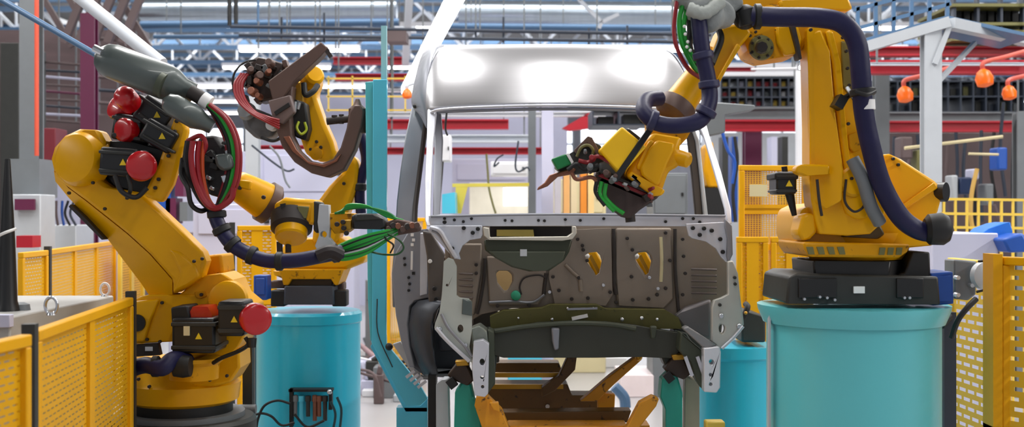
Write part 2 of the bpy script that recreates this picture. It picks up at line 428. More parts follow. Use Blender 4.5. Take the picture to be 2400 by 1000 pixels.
o = column(2168, 2208, 11.5, LGR, 'light grey column with diagonal braces at the right', 62)
b = MB(); b.bar(P(2190, 150, 11.5), P(2224, 62, 11.5), .05, .05); b.bar(P(2195, 195, 11.6), P(2285, 100, 12.2), .04, .04)
link('brace', b, LGR, o)
column(2385, 2420, 13, MGR, 'grey column cut by the right edge', 260)
# overhead walkway at top right
w = T('overhead_walkway', 'raised blue walkway with railing on the light grey column', 'walkway', P(2130, 60, 11.6))
b = MB(); b.bar(P(1990, 122, 11.7), P(2225, 52, 11.5), .12, .10); b.bar(P(2225, 55, 11.5), P(2420, 98, 12.5), .12, .1); link('edge_beam', b, LGR, w)
b = MB(); b.prism([(1990, 112), (2220, 45), (2420, 88), (2420, 80), (2220, 36), (1990, 100)], 11.75, .8); link('deck', b, BLUP, w)
b = MB()
for i in range(6):
    x = 2010+i*42; y = 100-i*11
    b.bar(P(x, y, 11.8), P(x, y-85, 11.8), .035, .035)
for dy in (35, 80): b.bar(P(2000, 100-dy+4, 11.8), P(2228, 40-dy+4, 11.8), .035, .035)
link('railing', b, BLUP, w)
# dark storage rack and platform right of it
w = T('storage_rack', 'dark storage rack at the top right corner over the red girder', 'rack', P(2310, 60, 14))
b = MB()
for y in (8, 52, 70, 88): b.pbox(2232, y, 2420, y+7, 14, 1.2)
link('shelf', b, OLB, w)
b = MB()
for x in (2235, 2290, 2345, 2398): b.pbox(x, -40, x+6, 96, 14.05, .1)
link('upright', b, DPIPE, w)
b = MB()
for i in range(9): b.pbox(2240+i*19, 22+(i % 3)*4, 2254+i*19, 50, 14.3, .5)
link('stored_parts', b, BLK, w)
# shelving grid seen between the forearm and the tall arm, and behind the lamps
def grid(x0, y0, x1, y1, Y, nx, ny, label, mats, skip=.25):
    w = T('storage_rack', label, 'rack', P((x0+x1)/2, y1, Y))
    b = MB()
    for i in range(nx+1):
        x = x0+(x1-x0)*i/nx; b.pbox(x-1.5, y0, x+1.5, y1, Y, .9)
    link('upright', b, DPIPE, w)
    b = MB()
    for j in range(ny+1):
        y = y0+(y1-y0)*j/ny; b.pbox(x0, y-1.5, x1, y+1.5, Y+.01, .9)
    link('shelf', b, DPIPE, w)
    for i in range(nx):
        for j in range(ny):
            if random.random() < skip: continue
            xa = x0+(x1-x0)*i/nx; ya = y0+(y1-y0)*(j+1)/ny; ww = (x1-x0)/nx; hh = (y1-y0)/ny
            q = MB(); q.pbox(xa+ww*.2, ya-hh*random.uniform(.45, .8), xa+ww*random.uniform(.7, .9), ya-2, Y+.2, .4)
            link('stored_bin', q, random.choice(mats), w)
    return w
grid(1690, 182, 1868, 250, 20, 9, 3, 'dark rack of small bins behind the right robot elbow', [FENP, LIL, MGR, WHT, REDB])
grid(2045, 190, 2400, 262, 18.5, 12, 2, 'wide dark rack behind the orange lamps', [DGR, MGR, DPIPE, BLK, OLB], .15)
grid(1390, 256, 1510, 292, 15, 2, 1, 'dark panelled box seen at the top of the windscreen opening', [DGR, BLK], 0)
# orange lamps on arms
for (x, y, r, label) in [(2118, 222, 19, 'orange bell shaped lamp left of the light grey column'), (2303, 184, 21, 'highest orange bell shaped lamp under the red girder'),
                  (2362, 218, 17, 'orange bell shaped lamp nearest the right edge'), (953, 220, 12, 'small orange lamp at the end of the bright diagonal strip light')]:
    Y = 13.0; w = T('orange_lamp', label, 'lamp', P(x, y+r, Y))
    q = MB(); q.rev(P(x, y-r, Y), (0.1, -.2, -1), [(0, M(r*.3, Y)), (M(r*.3, Y), M(r*.7, Y)), (M(r, Y), M(r, Y)), (M(r*1.8, Y), M(r*.85, Y)), (M(r*2, Y), M(r*.3, Y))]); link('lamp_shade', q, ORG, w)
    q = MB(); q.tube([P(x, y-r, Y), P(x+4, y-r*1.8, Y), P(x+r*2.5, y-r*2.4, Y+.1), P(x+r*6, y-r*3.4, Y+.2)], .025); link('arm', q, mat('lamp_arm_red', 'C85A4C', .4) if x > 1000 else TRW, w)

# pale partition wall far behind, dark service wall at left
b = MB(); b.box(P(590, 0, 26).x, P(1330, 0, 26).x, 26, 26.3, 0, P(0, 222, 26).z); struct('partition_wall', b, LIL)
b = MB(); b.box(P(-40, 0, 23).x, P(335, 0, 23).x, 23, 23.4, 0, P(0, 70, 23).z); struct('service_wall', b, mat('dark_brown_cladding', '4A3A3C', .6, 0, .5, 1.2, stretch=(1, 1, 6)))
b = MB()
for x in (770, 826, 950): b.bar(P(x, 178, 16.5), P(x, 262, 16.5), .02, .02)
for y in (184, 226, 258): b.bar(P(765, y, 16.5), P(1000, y, 16.5), .02, .02)
thing('guard_frame', b, FENP, 'pale yellow guard frame high between the brown weld gun and the teal column', 'guard')
# ================================================================== middle distance
def cabinet(x0, y0, x1, y1, Y, m, label, D=.6, door=True, name='equipment_cabinet', cat='cabinet', floor=False):
    w = T(name, label, cat, P((x0+x1)/2, y1, Y))
    q = MB(); a = P(x0, y1, Y); c = P(x1, y0, Y); q.box(a.x, c.x, Y, Y+D, 0 if floor else a.z, c.z); link('body', q, m, w, bevel=.01)
    if door:
        q = MB(); e = (x1-x0)*.06; q.pbox(x0+e, y0+e, x1-e, y1-e, Y-.02, .02); d = link('door', q, m, w, bevel=.005)
        q = MB(); q.pbox(x1-e*3, (y0+y1)/2-4, x1-e*2, (y0+y1)/2+4, Y-.04, .02); link('handle', q, BLKP, d)
    return w
cabinet(395, 352, 560, 455, 15.5, LIL, 'pale lilac cabinet behind the red cable loop of the left robot', floor=True)
cabinet(605, 350, 830, 462, 16, LIL, 'wide pale lilac panel cabinet under the short red beam', floor=True)
cabinet(452, 478, 655, 560, 12.2, LIL, 'low pale lilac cabinet behind the left robot wrist', floor=True)
cabinet(78, 527, 178, 600, 13.9, LGR, 'light grey box standing behind the far left yellow fence', floor=True, door=False)
cabinet(1020, 316, 1056, 378, 12, WHT, 'white wall box seen at the left edge of the windscreen opening', D=.3)
cabinet(1060, 372, 1242, 432, 19, LIL, 'pale lilac wall panel seen through the windscreen opening', floor=True)
cabinet(1150, 378, 1240, 412, 16, WHT, 'bright white control box seen through the windscreen opening', D=.4)
cabinet(1300, 420, 1420, 505, 15, CREAM, 'cream cabinet seen right of the pale post in the windscreen opening', floor=True)
cabinet(1530, 405, 1612, 505, 13, MGR, 'grey cabinet seen behind the weld gun of the right robot', floor=True)
cabinet(2185, 546, 2340, 592, 9.5, LIL, 'lilac topped box behind the right yellow fence', D=.9, door=False, floor=True)
cabinet(1100, 428, 1240, 505, 18, mat('cream_white_panel', 'E6E0CE', .5), 'cream white machine panel low in the windscreen opening', door=False, floor=True)
b = MB(); b.pbox(1180, 440, 1235, 482, 17.5, .1); thing('work_light', b, mat('lit_diffuser_panel', 'FFFFFF', .4, emit=2.2), 'glowing white light panel low in the windscreen opening', 'work light')
b = MB(); b.prism([(1036, 500), (1036, 455), (1066, 450), (1068, 500)], 13, .5); thing('teal_box', b, TEAL2, 'teal box low in the left corner of the windscreen opening', 'box')
for i, (x, m) in enumerate([(1328, 'E0A868'), (1345, 'D9C6A0'), (1368, 'E38A2C'), (1385, 'EFCB8C'), (1308, 'B9B4BC')]):
    q = MB(); q.pbox(x-7, 395, x+7, 505, 14, .25); thing('upright_locker', q, mat('panel_tone_%d' % i, m, .5), ['tan', 'cream', 'orange', 'pale yellow', 'grey'][i]+' upright locker seen in the windscreen opening under the green gun block', 'locker')
# cables hanging behind the windscreen
def cable(pts, Y, r, m, label, name='cable', group=None, cat='cable'):
    q = MB(); q.tube([P(x, y, Y) for x, y in pts], M(r, Y), seg=8); return thing(name, q, m, label, cat, group)
cable([(1215, 330), (1208, 385), (1215, 402), (1235, 392), (1242, 400)], 14, 2.2, DPIPE, 'dark bent cable hanging in the middle of the windscreen opening')
cable([(1140, 360), (1143, 400), (1146, 440), (1155, 478), (1162, 500)], 14, 2.5, OLB, 'olive cable hanging left of the middle in the windscreen opening')
cable([(1047, 262), (1044, 300), (1049, 318)], 11, 2.5, BLKP, 'short black cable above the white wall box')
cable([(1038, 378), (1034, 430), (1030, 470)], 11.8, 2.5, DGR, 'dark cable hanging below the white wall box')
cable([(1180, 362), (1165, 372), (1158, 390), (1170, 380)], 14, 2, DPIPE, 'thin dark looped cable beside the white control box')
q = MB(); q.prism([(1060, 430), (1240, 428), (1240, 436), (1060, 438)], 13.5, .1); q.prism([(1068, 438), (1096, 438), (1080, 500), (1066, 500)], 13.5, .08)
thing('yellow_guard_frame', q, mat('pale_olive_yellow', 'C9B84A', .5), 'olive yellow guard frame low in the windscreen opening', 'guard')

# ------------------------------------------------------------------ yellow fences
def fence(pa, pb, H, label, name='safety_fence', m_sheet=None, m_frame=None, stiles=1, post0=True, post1=False, low=0.08, group=None, rails=(), postm=None, z0=0.0):
    """pa, pb = ground points (x, y); panel with frame, stiles and a punched sheet"""
    a = Vector((pa[0], pa[1], z0)); c = Vector((pb[0], pb[1], z0)); L = (c-a).length; d = (c-a).normalized()
    w = T(name, label, 'fence', a, group)
    up = Vector((0, 0, 1)); fm = m_frame or FEN
    q = MB(); t = .045
    q.bar(a+up*(H-t/2), c+up*(H-t/2), t, t); q.bar(a+up*low, c+up*low, t, t)
    q.bar(a+d*t/2+up*low, a+d*t/2+up*(H-t), t, t); q.bar(c-d*t/2+up*low, c-d*t/2+up*(H-t), t, t)
    link('panel_frame', q, fm, w, bevel=.006)
    for k in range(stiles):
        e = a+d*L*(k+1)/(stiles+1); q = MB(); q.bar(e+up*low, e+up*(H-t), .03, .10, up=d); link('stile', q, fm, w)
    for rz in rails:
        q = MB(); q.bar(a+up*rz, c+up*rz, .03, .05); link('rail', q, fm, w)
    q = MB(); q.v = [a+up*low, c+up*low, c+up*(H-t), a+up*(H-t)]; q.f = [(0, 1, 2, 3)]
    def uv(me):
        l = me.uv_layers.new(name='UVMap'); co = [(0, 0), (L, 0), (L, H-low), (0, H-low)]
        for i, lp in enumerate(me.loops): l.data[i].uv = co[lp.vertex_index]
    link('mesh_sheet', q, m_sheet or FENM, w, uv=uv)
    if post0:
        q = MB(); e = a-d*.045; q.bar(e, e+up*(H+.03), .05, .05, up=d); link('post', q, postm or DGR, w)
    if post1:
        q = MB(); e = c+d*.045; q.bar(e, e+up*(H+.03), .05, .05, up=d); link('post', q, postm or DGR, w)
    return w
def G(px, Y): return ((px-1200)/F*Y, Y)
# near left
fence(G(-60, 4.0), G(62, 4.36), 1.56, 'near yellow punched fence panel cut by the bottom left corner', stiles=0, post0=False)
fence(G(78, 4.6), G(303, 6.42), 1.55, 'large yellow punched fence panel in the left foreground', stiles=1, post0=True, post1=True)
# behind, left
fence(G(48, 9.2), G(108, 9.8), 1.70, 'leftmost panel of the low yellow fence behind the grey machine box', stiles=0, post0=False, post1=True)
fence(G(112, 9.9), G(268, 13.2), 1.70, 'long panel of the low yellow fence behind the grey machine box', stiles=2, post0=False, m_sheet=FENM)
fence(G(280, 12.5), G(335, 13.5), 1.62, 'pale yellow fence panel seen under the left robot arm', stiles=1, post0=False, m_frame=FENP)
fence(G(556, 10.8), G(648, 10.9), 1.89, 'small bright yellow fence panel behind the hanging blue hose', stiles=1, post0=True, rails=(1.2, 1.6))
fence(G(480, 13.5), G(560, 13.4), 1.52, 'pale yellow fence panel behind the left robot base', stiles=1, post0=False, m_frame=FENP)
fence(G(905, 14), G(1000, 14.1), 1.95, 'yellow fence panel seen between the teal column and the van', stiles=0, post0=False, m_sheet=FENG)
# between van and right robot: tall panels
fence(G(1732, 9.9), G(1892, 10.0), 2.40, 'tall yellow fence panel between the van and the right robot', stiles=0, post0=False, rails=(2.05, 2.02, 1.72), m_sheet=FENG)
fence(G(1726, 9.7), G(1800, 9.72), 1.81, 'bright yellow lower guard panel beside the van bracket', stiles=1, post0=False)
fence(G(1806, 9.72), G(1905, 9.75), 1.81, 'bright yellow lower guard panel behind the right robot base', stiles=1, post0=False)
q = MB(); q.pbox(1757, 432, 1798, 460, 9.85, .01); thing('sign_plate', q, CREAM, 'small cream sign plate on the tall yellow fence', 'sign')
# right
fence(G(2228, 7.6), G(2328, 7.0), 1.72, 'yellow louvred fence panel behind the grey switch box', stiles=0, post0=False, m_sheet=mesh_sheet_mat('louvred_yellow_sheet', 'D8B040', .12, .055, .3), m_frame=FENP)
fence(G(2348, 6.4), G(2440, 6.2), 1.77, 'yellow louvred fence panel at the right edge', stiles=0, post0=False, m_sheet=mesh_sheet_mat('louvred_yellow_sheet_b', 'DDAE2C', .12, .055, .3))
q = MB(); q.pbox(2328, 595, 2350, 1010, 6.35, .14); q.box(P(2328, 0, 6.35).x, P(2350, 0, 6.35).x, 6.35, 6.49, 0, P(0, 1000, 6.35).z)
thing('fence_post', q, FEN, 'thick yellow fence post near the right edge', 'post')
# yellow railing far right
w = T('yellow_railing', 'orange yellow railing behind the right robot balancer', 'railing', P(2300, 560, 11.5))
q = MB()
for y in (466, 500, 532): q.bar(P(2205, y, 11.5), P(2440, y+3, 11.5), .025, .025)
link('rail', q, FENP, w)
for i in range(9):
    q = MB(); x = 2212+i*27; e = P(x, 466, 11.5); q.bar((e.x, e.y, 0), e, .022, .022); link('baluster', q, FENP, w)

# hanging tools and hoses at right
spec = [(2150, 315, 420, DPIPE), (2128, 320, 400, BRNW), (2240, 310, 470, DPIPE), (2262, 330, 470, DPIPE), (2108, 330, 390, BLKP), (2300, 305, 520, DPIPE),
        (2330, 310, 470, BLKP), (2352, 240, 460, DPIPE), (2376, 300, 560, BLKP), (2222, 340, 500, BRNW), (2282, 420, 560, BLKP), (2390, 310, 400, BRNW), (2096, 320, 370, DPIPE)]
for i, (x, y0, y1, m) in enumerate(spec):
    j = random.uniform(-8, 8)
    cable([(x, y0), (x+j, (y0+y1)/2), (x-j*.6, y1)], 14.5+i*.05, 4, m, 'dark hose hanging in the tool area at the right', 'hanging_hose', 'hoses hanging in the tool area')
for (x0, y0, x1, y1, m, lb, nm, ct) in [
    (2338, 345, 2362, 398, BLU, 'blue tool hoist hanging at the right', 'tool_hoist', 'hoist'),
    (2250, 415, 2278, 455, mat('navy_box', '142A50', .5), 'navy box right of the light grey column', 'control_box', 'box'),
    (2232, 410, 2246, 470, LGR, 'pale upright tube right of the light grey column', 'tool_post', 'post'),
    (2112, 320, 2140, 372, BRNW, 'brown grey machine housing behind the yellow balancer', 'machine_housing', 'machine'),
    (2280, 395, 2296, 420, LIL, 'small white hand tool hanging at the right', 'hand_tool', 'tool'),
    (2150, 350, 2165, 430, OLB, 'olive upright box left of the light grey column', 'machine_box', 'box'),
    (2310, 430, 2330, 480, MGR, 'small grey tool box hanging above the railing', 'tool_box', 'box')]:
    q = MB(); q.pbox(x0, y0, x1, y1, 13.8, .25); thing(nm, q, m, lb, ct, bevel=.02)
pipe(2120, 347, 2350, 320, 13.2, 4, CREAM, 'cream rail slanting behind the light grey column', None, 'rail', 'rail')
pipe(2270, 360, 2340, 362, 13.2, 3, CREAM, 'short cream rail left of the blue hoist', None, 'rail', 'rail')
cable([(2290, 395), (2278, 450), (2275, 505), (2285, 560)], 12.8, 5, mat('tan_hose', 'C8A050', .5), 'tan hose hanging in front of the navy box')
cable([(2330, 480), (2345, 520), (2362, 560), (2350, 575)], 12.7, 4, BRNW, 'brown hose curving down to the blue sheet')
q = MB(); q.prism([(2292, 556), (2315, 535), (2345, 524), (2368, 520), (2375, 545), (2350, 553), (2320, 553)], 9.6, .3); thing('blue_cover', q, BLUT, 'crumpled bright blue cover on the lilac topped box', 'cover', bevel=.02)
q = MB(); q.prism([(2350, 560), (2400, 545), (2420, 590), (2365, 592)], 9.3, .3); thing('blue_machine', q, BLU, 'blue machine housing behind the right yellow fence', 'machine', bevel=.02)
cabinet(2045, 310, 2440, 560, 21, BRNW, 'long dark machine bank below the long low red beam', D=1, door=False, floor=True)
cabinet(1665, 310, 1880, 520, 21.5, LGR, 'grey machine bank behind the tall yellow fence', D=1, door=False, floor=True)
for i, (x, m, lb) in enumerate([(1700, DGR, 'dark'), (1722, BLU, 'blue'), (1815, LIL, 'pale'), (1840, DGR, 'dark grey')]):
    q = MB(); q.pbox(x-7, 320, x+7, 520, 17+i*.2, .3); thing('machine_post', q, m, lb+' machine post behind the right side of the van', 'post')
# machinery visible between gun and van pillar (x 1620-1735, y 270-520)
w = T('distant_robot', 'small distant yellow robot seen right of the van windscreen pillar', 'robot', P(1670, 520, 13))
q = MB(); q.prism([(1655, 340), (1672, 330), (1678, 400), (1690, 415), (1688, 440), (1660, 440), (1650, 400)], 13, .4); link('arm', q, YELW, w, bevel=.03)
q = MB(); q.prism([(1648, 440), (1695, 440), (1700, 520), (1645, 520)], 13, .5); link('base', q, BLK, w)
cable([(1690, 300), (1705, 350), (1722, 380), (1716, 430)], 12, 4, BLU, 'blue hose bundle right of the van windscreen pillar')
cable([(1722, 320), (1728, 380), (1718, 450), (1724, 520)], 12.2, 4, BLK, 'black hose right of the van windscreen pillar')
q = MB(); q.prism([(1632, 240), (1690, 240), (1770, 246), (1770, 256), (1700, 268), (1700, 310), (1660, 318), (1636, 280)], 10.5, .3); thing('grey_machine_arm', q, MGR, 'grey machine arm pointing right behind the blue ring hose', 'machine arm', bevel=.02)

# ------------------------------------------------------------------ upper left brown steelwork and pipework
for i in range(9):
    y = 150+i*17
    pipe(88, y-6+i % 2*3, 188, y+2, 18+i*.3, 3, [BRNW, DPIPE, LIL, BRNW, PUR][i % 5], 'row of pipes left of the maroon column', None, 'pipe', 'pipe', 'stacked pipes left of the maroon column')
for i in range(8):
    y = 60+i*30
    pipe(222, y, 330, y+8, 20+i*.3, 4, [BRNW, BRNW, DPIPE][i % 3], 'row of pipes right of the maroon column', None, 'pipe', 'pipe', 'stacked pipes right of the maroon column')
q = MB()
for i in range(5): q.bar(P(405+i*34, -518, 17), P(150+i*34, 100, 17), .1, .1)
for i in range(4): q.bar(P(-190+i*60, -490, 17.5), P(170+i*60, 110, 17.5), .08, .08)
o = thing('cross_bracing', q, BRNW, 'brown cross bracing high above the maroon column', 'bracing'); 
cabinet(0, 100, 44, 500, 17, DGR, 'dark tall machine at the far left edge', D=1, door=False, floor=True)
cabinet(225, 268, 330, 520, 19, BRNW, 'brown machine seen behind the left robot shoulder', D=1, door=False, floor=True)
cabinet(95, 300, 130, 400, 15, mat('dark_red_box', '6A1020', .5), 'dark red box left of the robot shoulder', D=.4, door=False)
cabinet(20, 455, 95, 520, 12.2, LGR, 'grey plinth with dark red panel at the far left', D=.4, door=False, floor=True)
q = MB(); q.pbox(34, 466, 80, 492, 12.14, .04); thing('notice_board', q, PUR, 'dark red panel on the grey plinth at the far left', 'panel')
q = MB(); q.pbox(38, 552, 76, 580, 11, .2); thing('red_box', q, REDB, 'small red box above the far left yellow fence', 'box')
cabinet(95, 420, 235, 540, 18, LIL, 'pale background machine behind the left robot elbow', D=.8, door=False, floor=True)
for i in range(5):
    cable([(118+i*14, 470), (112+i*14+random.uniform(-6, 6), 500), (122+i*14, 528)], 13.5, 3, [BLK, BRNW, BLU, BLK, DPIPE][i], 'dark tangled cable above the light grey box', 'cable', 'tangled cables above the light grey box')
cable([(590, 340), (640, 380), (672, 400), (690, 396)], 13, 2.5, DPIPE, 'thin dark cable hanging below the brown weld gun')
cable([(632, 342), (655, 370), (668, 420), (680, 440)], 12.8, 2.5, MGR, 'thin grey cable hanging below the brown weld gun')
for i, (x, y, s, m, lb) in enumerate([(385, 470, 14, BLU, 'blue'), (420, 440, 10, PUR, 'maroon'), (400, 500, 12, PUR, 'dark red'), (430, 500, 9, MGR, 'grey')]):
    q = MB(); q.pbox(x-s, y-s*3, x+s, y+s*2, 14, .3); thing('machine_box', q, m, lb+' machine part between the left robot arm and the cable loop', 'machine')
q = MB(); q.pbox(395, 545, 460, 640, 12.6, .4); thing('red_machine', q, BRNW, 'brown machine housing above the left robot lower arm', 'machine', bevel=.03)
# machinery on the floor between pedestal and van, and under it
rc = [LIL, MGR, BRNW, LGR, mat('pink_grey_part', 'A88C90', .5), DGR, WHT]
for i in range(46):
    Y = random.uniform(12.5, 17); x = random.uniform(856, 985); g = G(x, Y)
    s = random.uniform(.05, .16); h = random.uniform(.05, .4)
    q = MB(); q.prism([(0, 0)], 0, 0) if False else q.box(g[0]-s, g[0]+s, Y-s, Y+s, 0, h)
    if i % 2: q.cyl((g[0], Y, h), (g[0]+random.uniform(-.2, .2), Y, h+random.uniform(.05, .25)), .03)
    thing('floor_fitting', q, rc[i % 7], 'small machine fitting on the floor left of the van', 'fitting', 'small fittings on the floor left of the van', bevel=.01)
for i in range(14):
    Y = random.uniform(12.5, 16.5); x = random.uniform(850, 960); g = Vector((*G(x, Y), .05))
    q = MB(); pts = [g+Vector((random.uniform(-.4, .4), random.uniform(-.3, .3), random.uniform(0, .35))) for _ in range(5)]
    q.tube(pts, .015); thing('floor_cable', q, [BLK, REDC, WHT, BRNW][i % 4], 'thin cable tangled among the fittings left of the van', 'cable', 'tangled cables left of the van')
cabinet(856, 655, 905, 705, 14.6, MGR, 'grey cabinet just left of the teal column', floor=True, D=.6)
cabinet(1360, 838, 1470, 905, 15.5, WHT, 'white crate standing on the floor under the van', floor=True, D=.8, door=False)
cabinet(1455, 878, 1535, 1010, 13.0, mat('white_red_machine', 'E8DADC', .4), 'white machine foot with pinkish sides under the van right side', floor=True, D=.8, door=False)
cabinet(1190, 825, 1270, 850, 14, TEAL2, 'teal box glimpsed under the van floor', D=.5, door=False, floor=True)
q = MB(); q.tube([(P(1440, 905, 11)), P(1462, 930, 11), P(1466, 955, 11)], .05); thing('blue_fitting', q, BLUP, 'blue grey bent fitting under the van right side', 'fitting')
def hose(parent, name, pts, rpx, m, clamps=(), rings=0.0, cm=None, seg=14):
    q = MB(); q.ptube(pts, rpx, rings=rings, seg=seg); h = link(name, q, m, parent)
    for (x, y, Y, dx, dy) in clamps:
        q = MB(); c = P(x, y, Y); d = Vector((dx, 0, -dy)).normalized(); r = M(rpx, Y)
        q.rev(c-d*M(9, Y), d, [(0, r*1.12), (M(3, Y), r*1.32), (M(15, Y), r*1.32), (M(18, Y), r*1.12)], 20); link('clamp', q, cm or BLK, h)
    return h
def motor(parent, box, dome, Y, D=.22, ang=0, label=None, rx=None, ax=(0.35, -1, .05)):
    """black servo housing (px rectangle) with a round red cap"""
    x0, y0, x1, y1 = box
    q = MB(); q.prism(rect((x0+x1)/2, (y0+y1)/2, x1-x0, y1-y0, ang), Y, D); h = link('motor', q, BLKP, parent, bevel=.015)
    q = MB(); cx, cy = (x0+x1)/2, (y0+y1)/2; w, hh = x1-x0, y1-y0
    q.prism(rect(cx, cy-hh*.32, w*1.04, hh*.12, ang), Y-.012, D+.02); q.prism(rect(cx, cy+hh*.34, w*1.04, hh*.12, ang), Y-.012, D+.02); link('motor_flange', q, DGR, h, bevel=.006)
    q = MB(); q.prism([(cx+w*.12, cy-7), (cx+w*.12+8, cy+8), (cx+w*.12-8, cy+8)], Y-.006, .006); link('warning_label', q, WARN, h)
    if dome:
        dx, dy, r = dome; q = MB(); c = P(dx, dy, Y-.02); rr = M(r, Y)
        a = Vector(ax).normalized(); q.dome(c-a*.08, a, rr, rr*.22, base=.08); lab(link('motor_cap', q, RED, h), 'round red motor cap')
        q = MB(); q.rev(c-a*.15, a, [(0, rr*.9), (.06, rr*.9)], 24); link('motor_ring', q, BLK, h)
    return h

# ================================================================== pedestals
def pedestal(cx, ytop, Y, rpx, label, bottomz=0.0, rim=True, name='robot_pedestal', m=None):
    top = P(cx, ytop, Y); R = M(rpx, Y)
    w = T(name, label, 'pedestal', (top.x, Y, 0))
    q = MB(); q.rev((top.x, Y, 0), (0, 0, 1), [(0, R), (top.z-.09, R)], 64); link('drum', q, m or TEAL, w)
    q = MB(); q.rev((top.x, Y, 0), (0, 0, 1), [(0, R*1.2), (.04, R*1.2)], 48); link('foot_plate', q, m or TEAL, w)
    return w, top, R
# right pedestal
w, top, R = pedestal(1998, 712, 6.75, 198, 'large teal drum pedestal under the right robot')
q = MB(); r0 = R*1.07; z = top.z
oct_ = [(top.x+r0*math.cos(math.radians(a))*1.0, 6.75+r0*math.sin(math.radians(a))) for a in range(0, 360, 8)]
q.rev((top.x, 6.75, z-.10), (0, 0, 1), [(0, R*.9), (.0, R*1.04), (.07, R*1.10), (.10, R*1.11)], 56)
link('top_flange', q, TEAL, w)
q = MB(); a = P(1786, 0, 6.75).x; q.box(a+.012, a+.022, 6.62, 6.66, 0, z-.02); lab(link('edge_strip', q, LGR, w), 'pale edge strip')
PZ = z
# small pedestal behind it
w2, t2, R2 = pedestal(1722, 806, 9.0, 92, 'smaller teal drum pedestal half hidden behind the large one at right', m=TEALB)
q = MB(); q.rev((t2.x, 9, t2.z-.1), (0, 0, 1), [(0, R2), (.02, R2*1.08), (.10, R2*1.08)], 48); link('top_flange', q, TEALB, w2)
w = T('machine_housing', 'dark machine housing on the smaller teal pedestal at right', 'machine', t2)
q = MB(); q.prism([(1738, 802), (1738, 745), (1755, 728), (1795, 740), (1795, 802)], 8.8, .5); link('housing', q, DGR, w, bevel=.015)
q = MB(); q.ptube([(1742, 745, 8.75), (1752, 720, 8.75), (1748, 712, 8.8)], 7); link('cable_plug', q, BLK, w)
q = MB(); q.sph(P(1748, 733, 8.7), M(4, 8.7)); link('connector', q, BRASS, w)
# left pedestal
w, t3, R3 = pedestal(723, 726, 9.0, 121, 'teal drum pedestal in the left middle under the robot with the brown weld gun', m=TEALB)
q = MB(); q.rev((t3.x, 9, t3.z-.09), (0, 0, 1), [(0, R3), (.01, R3*1.03), (.07, R3*1.03), (.09, R3*.98)], 56); link('top_flange', q, TEALB, w)
# recessed bracket with valves on its front
v = T('valve_bracket', 'black bracket with valves and hoses on the front of the left teal pedestal', 'valve unit', P(735, 1000, 8.55))
q = MB(); q.pbox(676, 912, 778, 918, 8.5, .10); q.pbox(678, 912, 686, 1000, 8.5, .05); q.pbox(770, 915, 778, 960, 8.5, .05); link('frame', q, BLK, v)
for i, (x, m) in enumerate([(692, MGR), (706, TEAL2), (722, DGR), (738, COP), (748, COP), (762, DGR)]):
    q = MB(); q.cyl(P(x, 925+i % 3*4, 8.52), P(x, 975+i % 2*10, 8.52), M(5, 8.5)); q.rev(P(x, 940, 8.52), (0, 0, 1), [(0, M(7, 8.5)), (.04, M(7, 8.5))], 12); link('valve', q, m, v)
q = MB(); q.sph(P(772, 918, 8.45), M(6, 8.5)); link('connector', q, CHR, v)
for pts in ([(680, 945), (650, 938), (620, 950), (605, 980), (600, 1010)], [(690, 990), (660, 996), (636, 975), (612, 968), (590, 975)], [(790, 930), (800, 960), (796, 1010)], [(775, 940), (786, 970), (780, 1010)], [(690, 970), (720, 1000), (760, 985)]):
    q = MB(); q.tube([P(x, y, 8.46) for x, y in pts], M(3, 8.5)); link('air_hose', q, mat('dark_teal_hose', '123C44', .4) if pts[0][0] > 770 else BLK, v)
# blue box left of the pedestal
w = T('switch_box', 'small blue switch box left of the left teal pedestal', 'switch box', P(612, 715, 8.45))
q = MB(); q.pbox(594, 645, 626, 703, 8.45, .15); link('body', q, BLU, w, bevel=.008)
q = MB(); q.pbox(600, 652, 620, 690, 8.435, .015); d = link('cover', q, BLU, w, bevel=.004)
q = MB(); q.cyl(P(583, 690, 8.5), P(596, 690, 8.5), M(6, 8.8)); link('gland', q, LGR, w)
q = MB(); q.box(P(590, 0, 8.5).x, P(598, 0, 8.5).x, 8.5, 8.54, 0, P(0, 700, 8.5).z); link('stand', q, MGR, w)
# post in front of the pedestal's left edge
w = T('steel_post', 'slim dark grey post between the left robot base and the left teal pedestal', 'post', P(582, 1000, 7.6))
q = MB(); e = P(582, 800, 7.6); q.box(e.x-.03, e.x+.03, 7.57, 7.63, 0, e.z); link('shaft', q, DGR, w)
q = MB(); q.cyl(P(560, 958, 7.55), P(600, 958, 7.55), .03); link('clamp', q, MGR, w)

# ================================================================== RIGHT ROBOT (Y 6.2 .. 7)
A = T('welding_robot', 'tall yellow welding robot on the large teal pedestal at right', 'robot', (P(2000, 712, 6.7).x, 6.7, PZ))
def pp(name, pts, Y, D, m=YEL, bevel=.015, holes=(), parent=A, slope=None, **k):
    q = MB(); q.prism(pts, Y, D, holes, slope); return link(name, q, m, parent, bevel=bevel, **k)
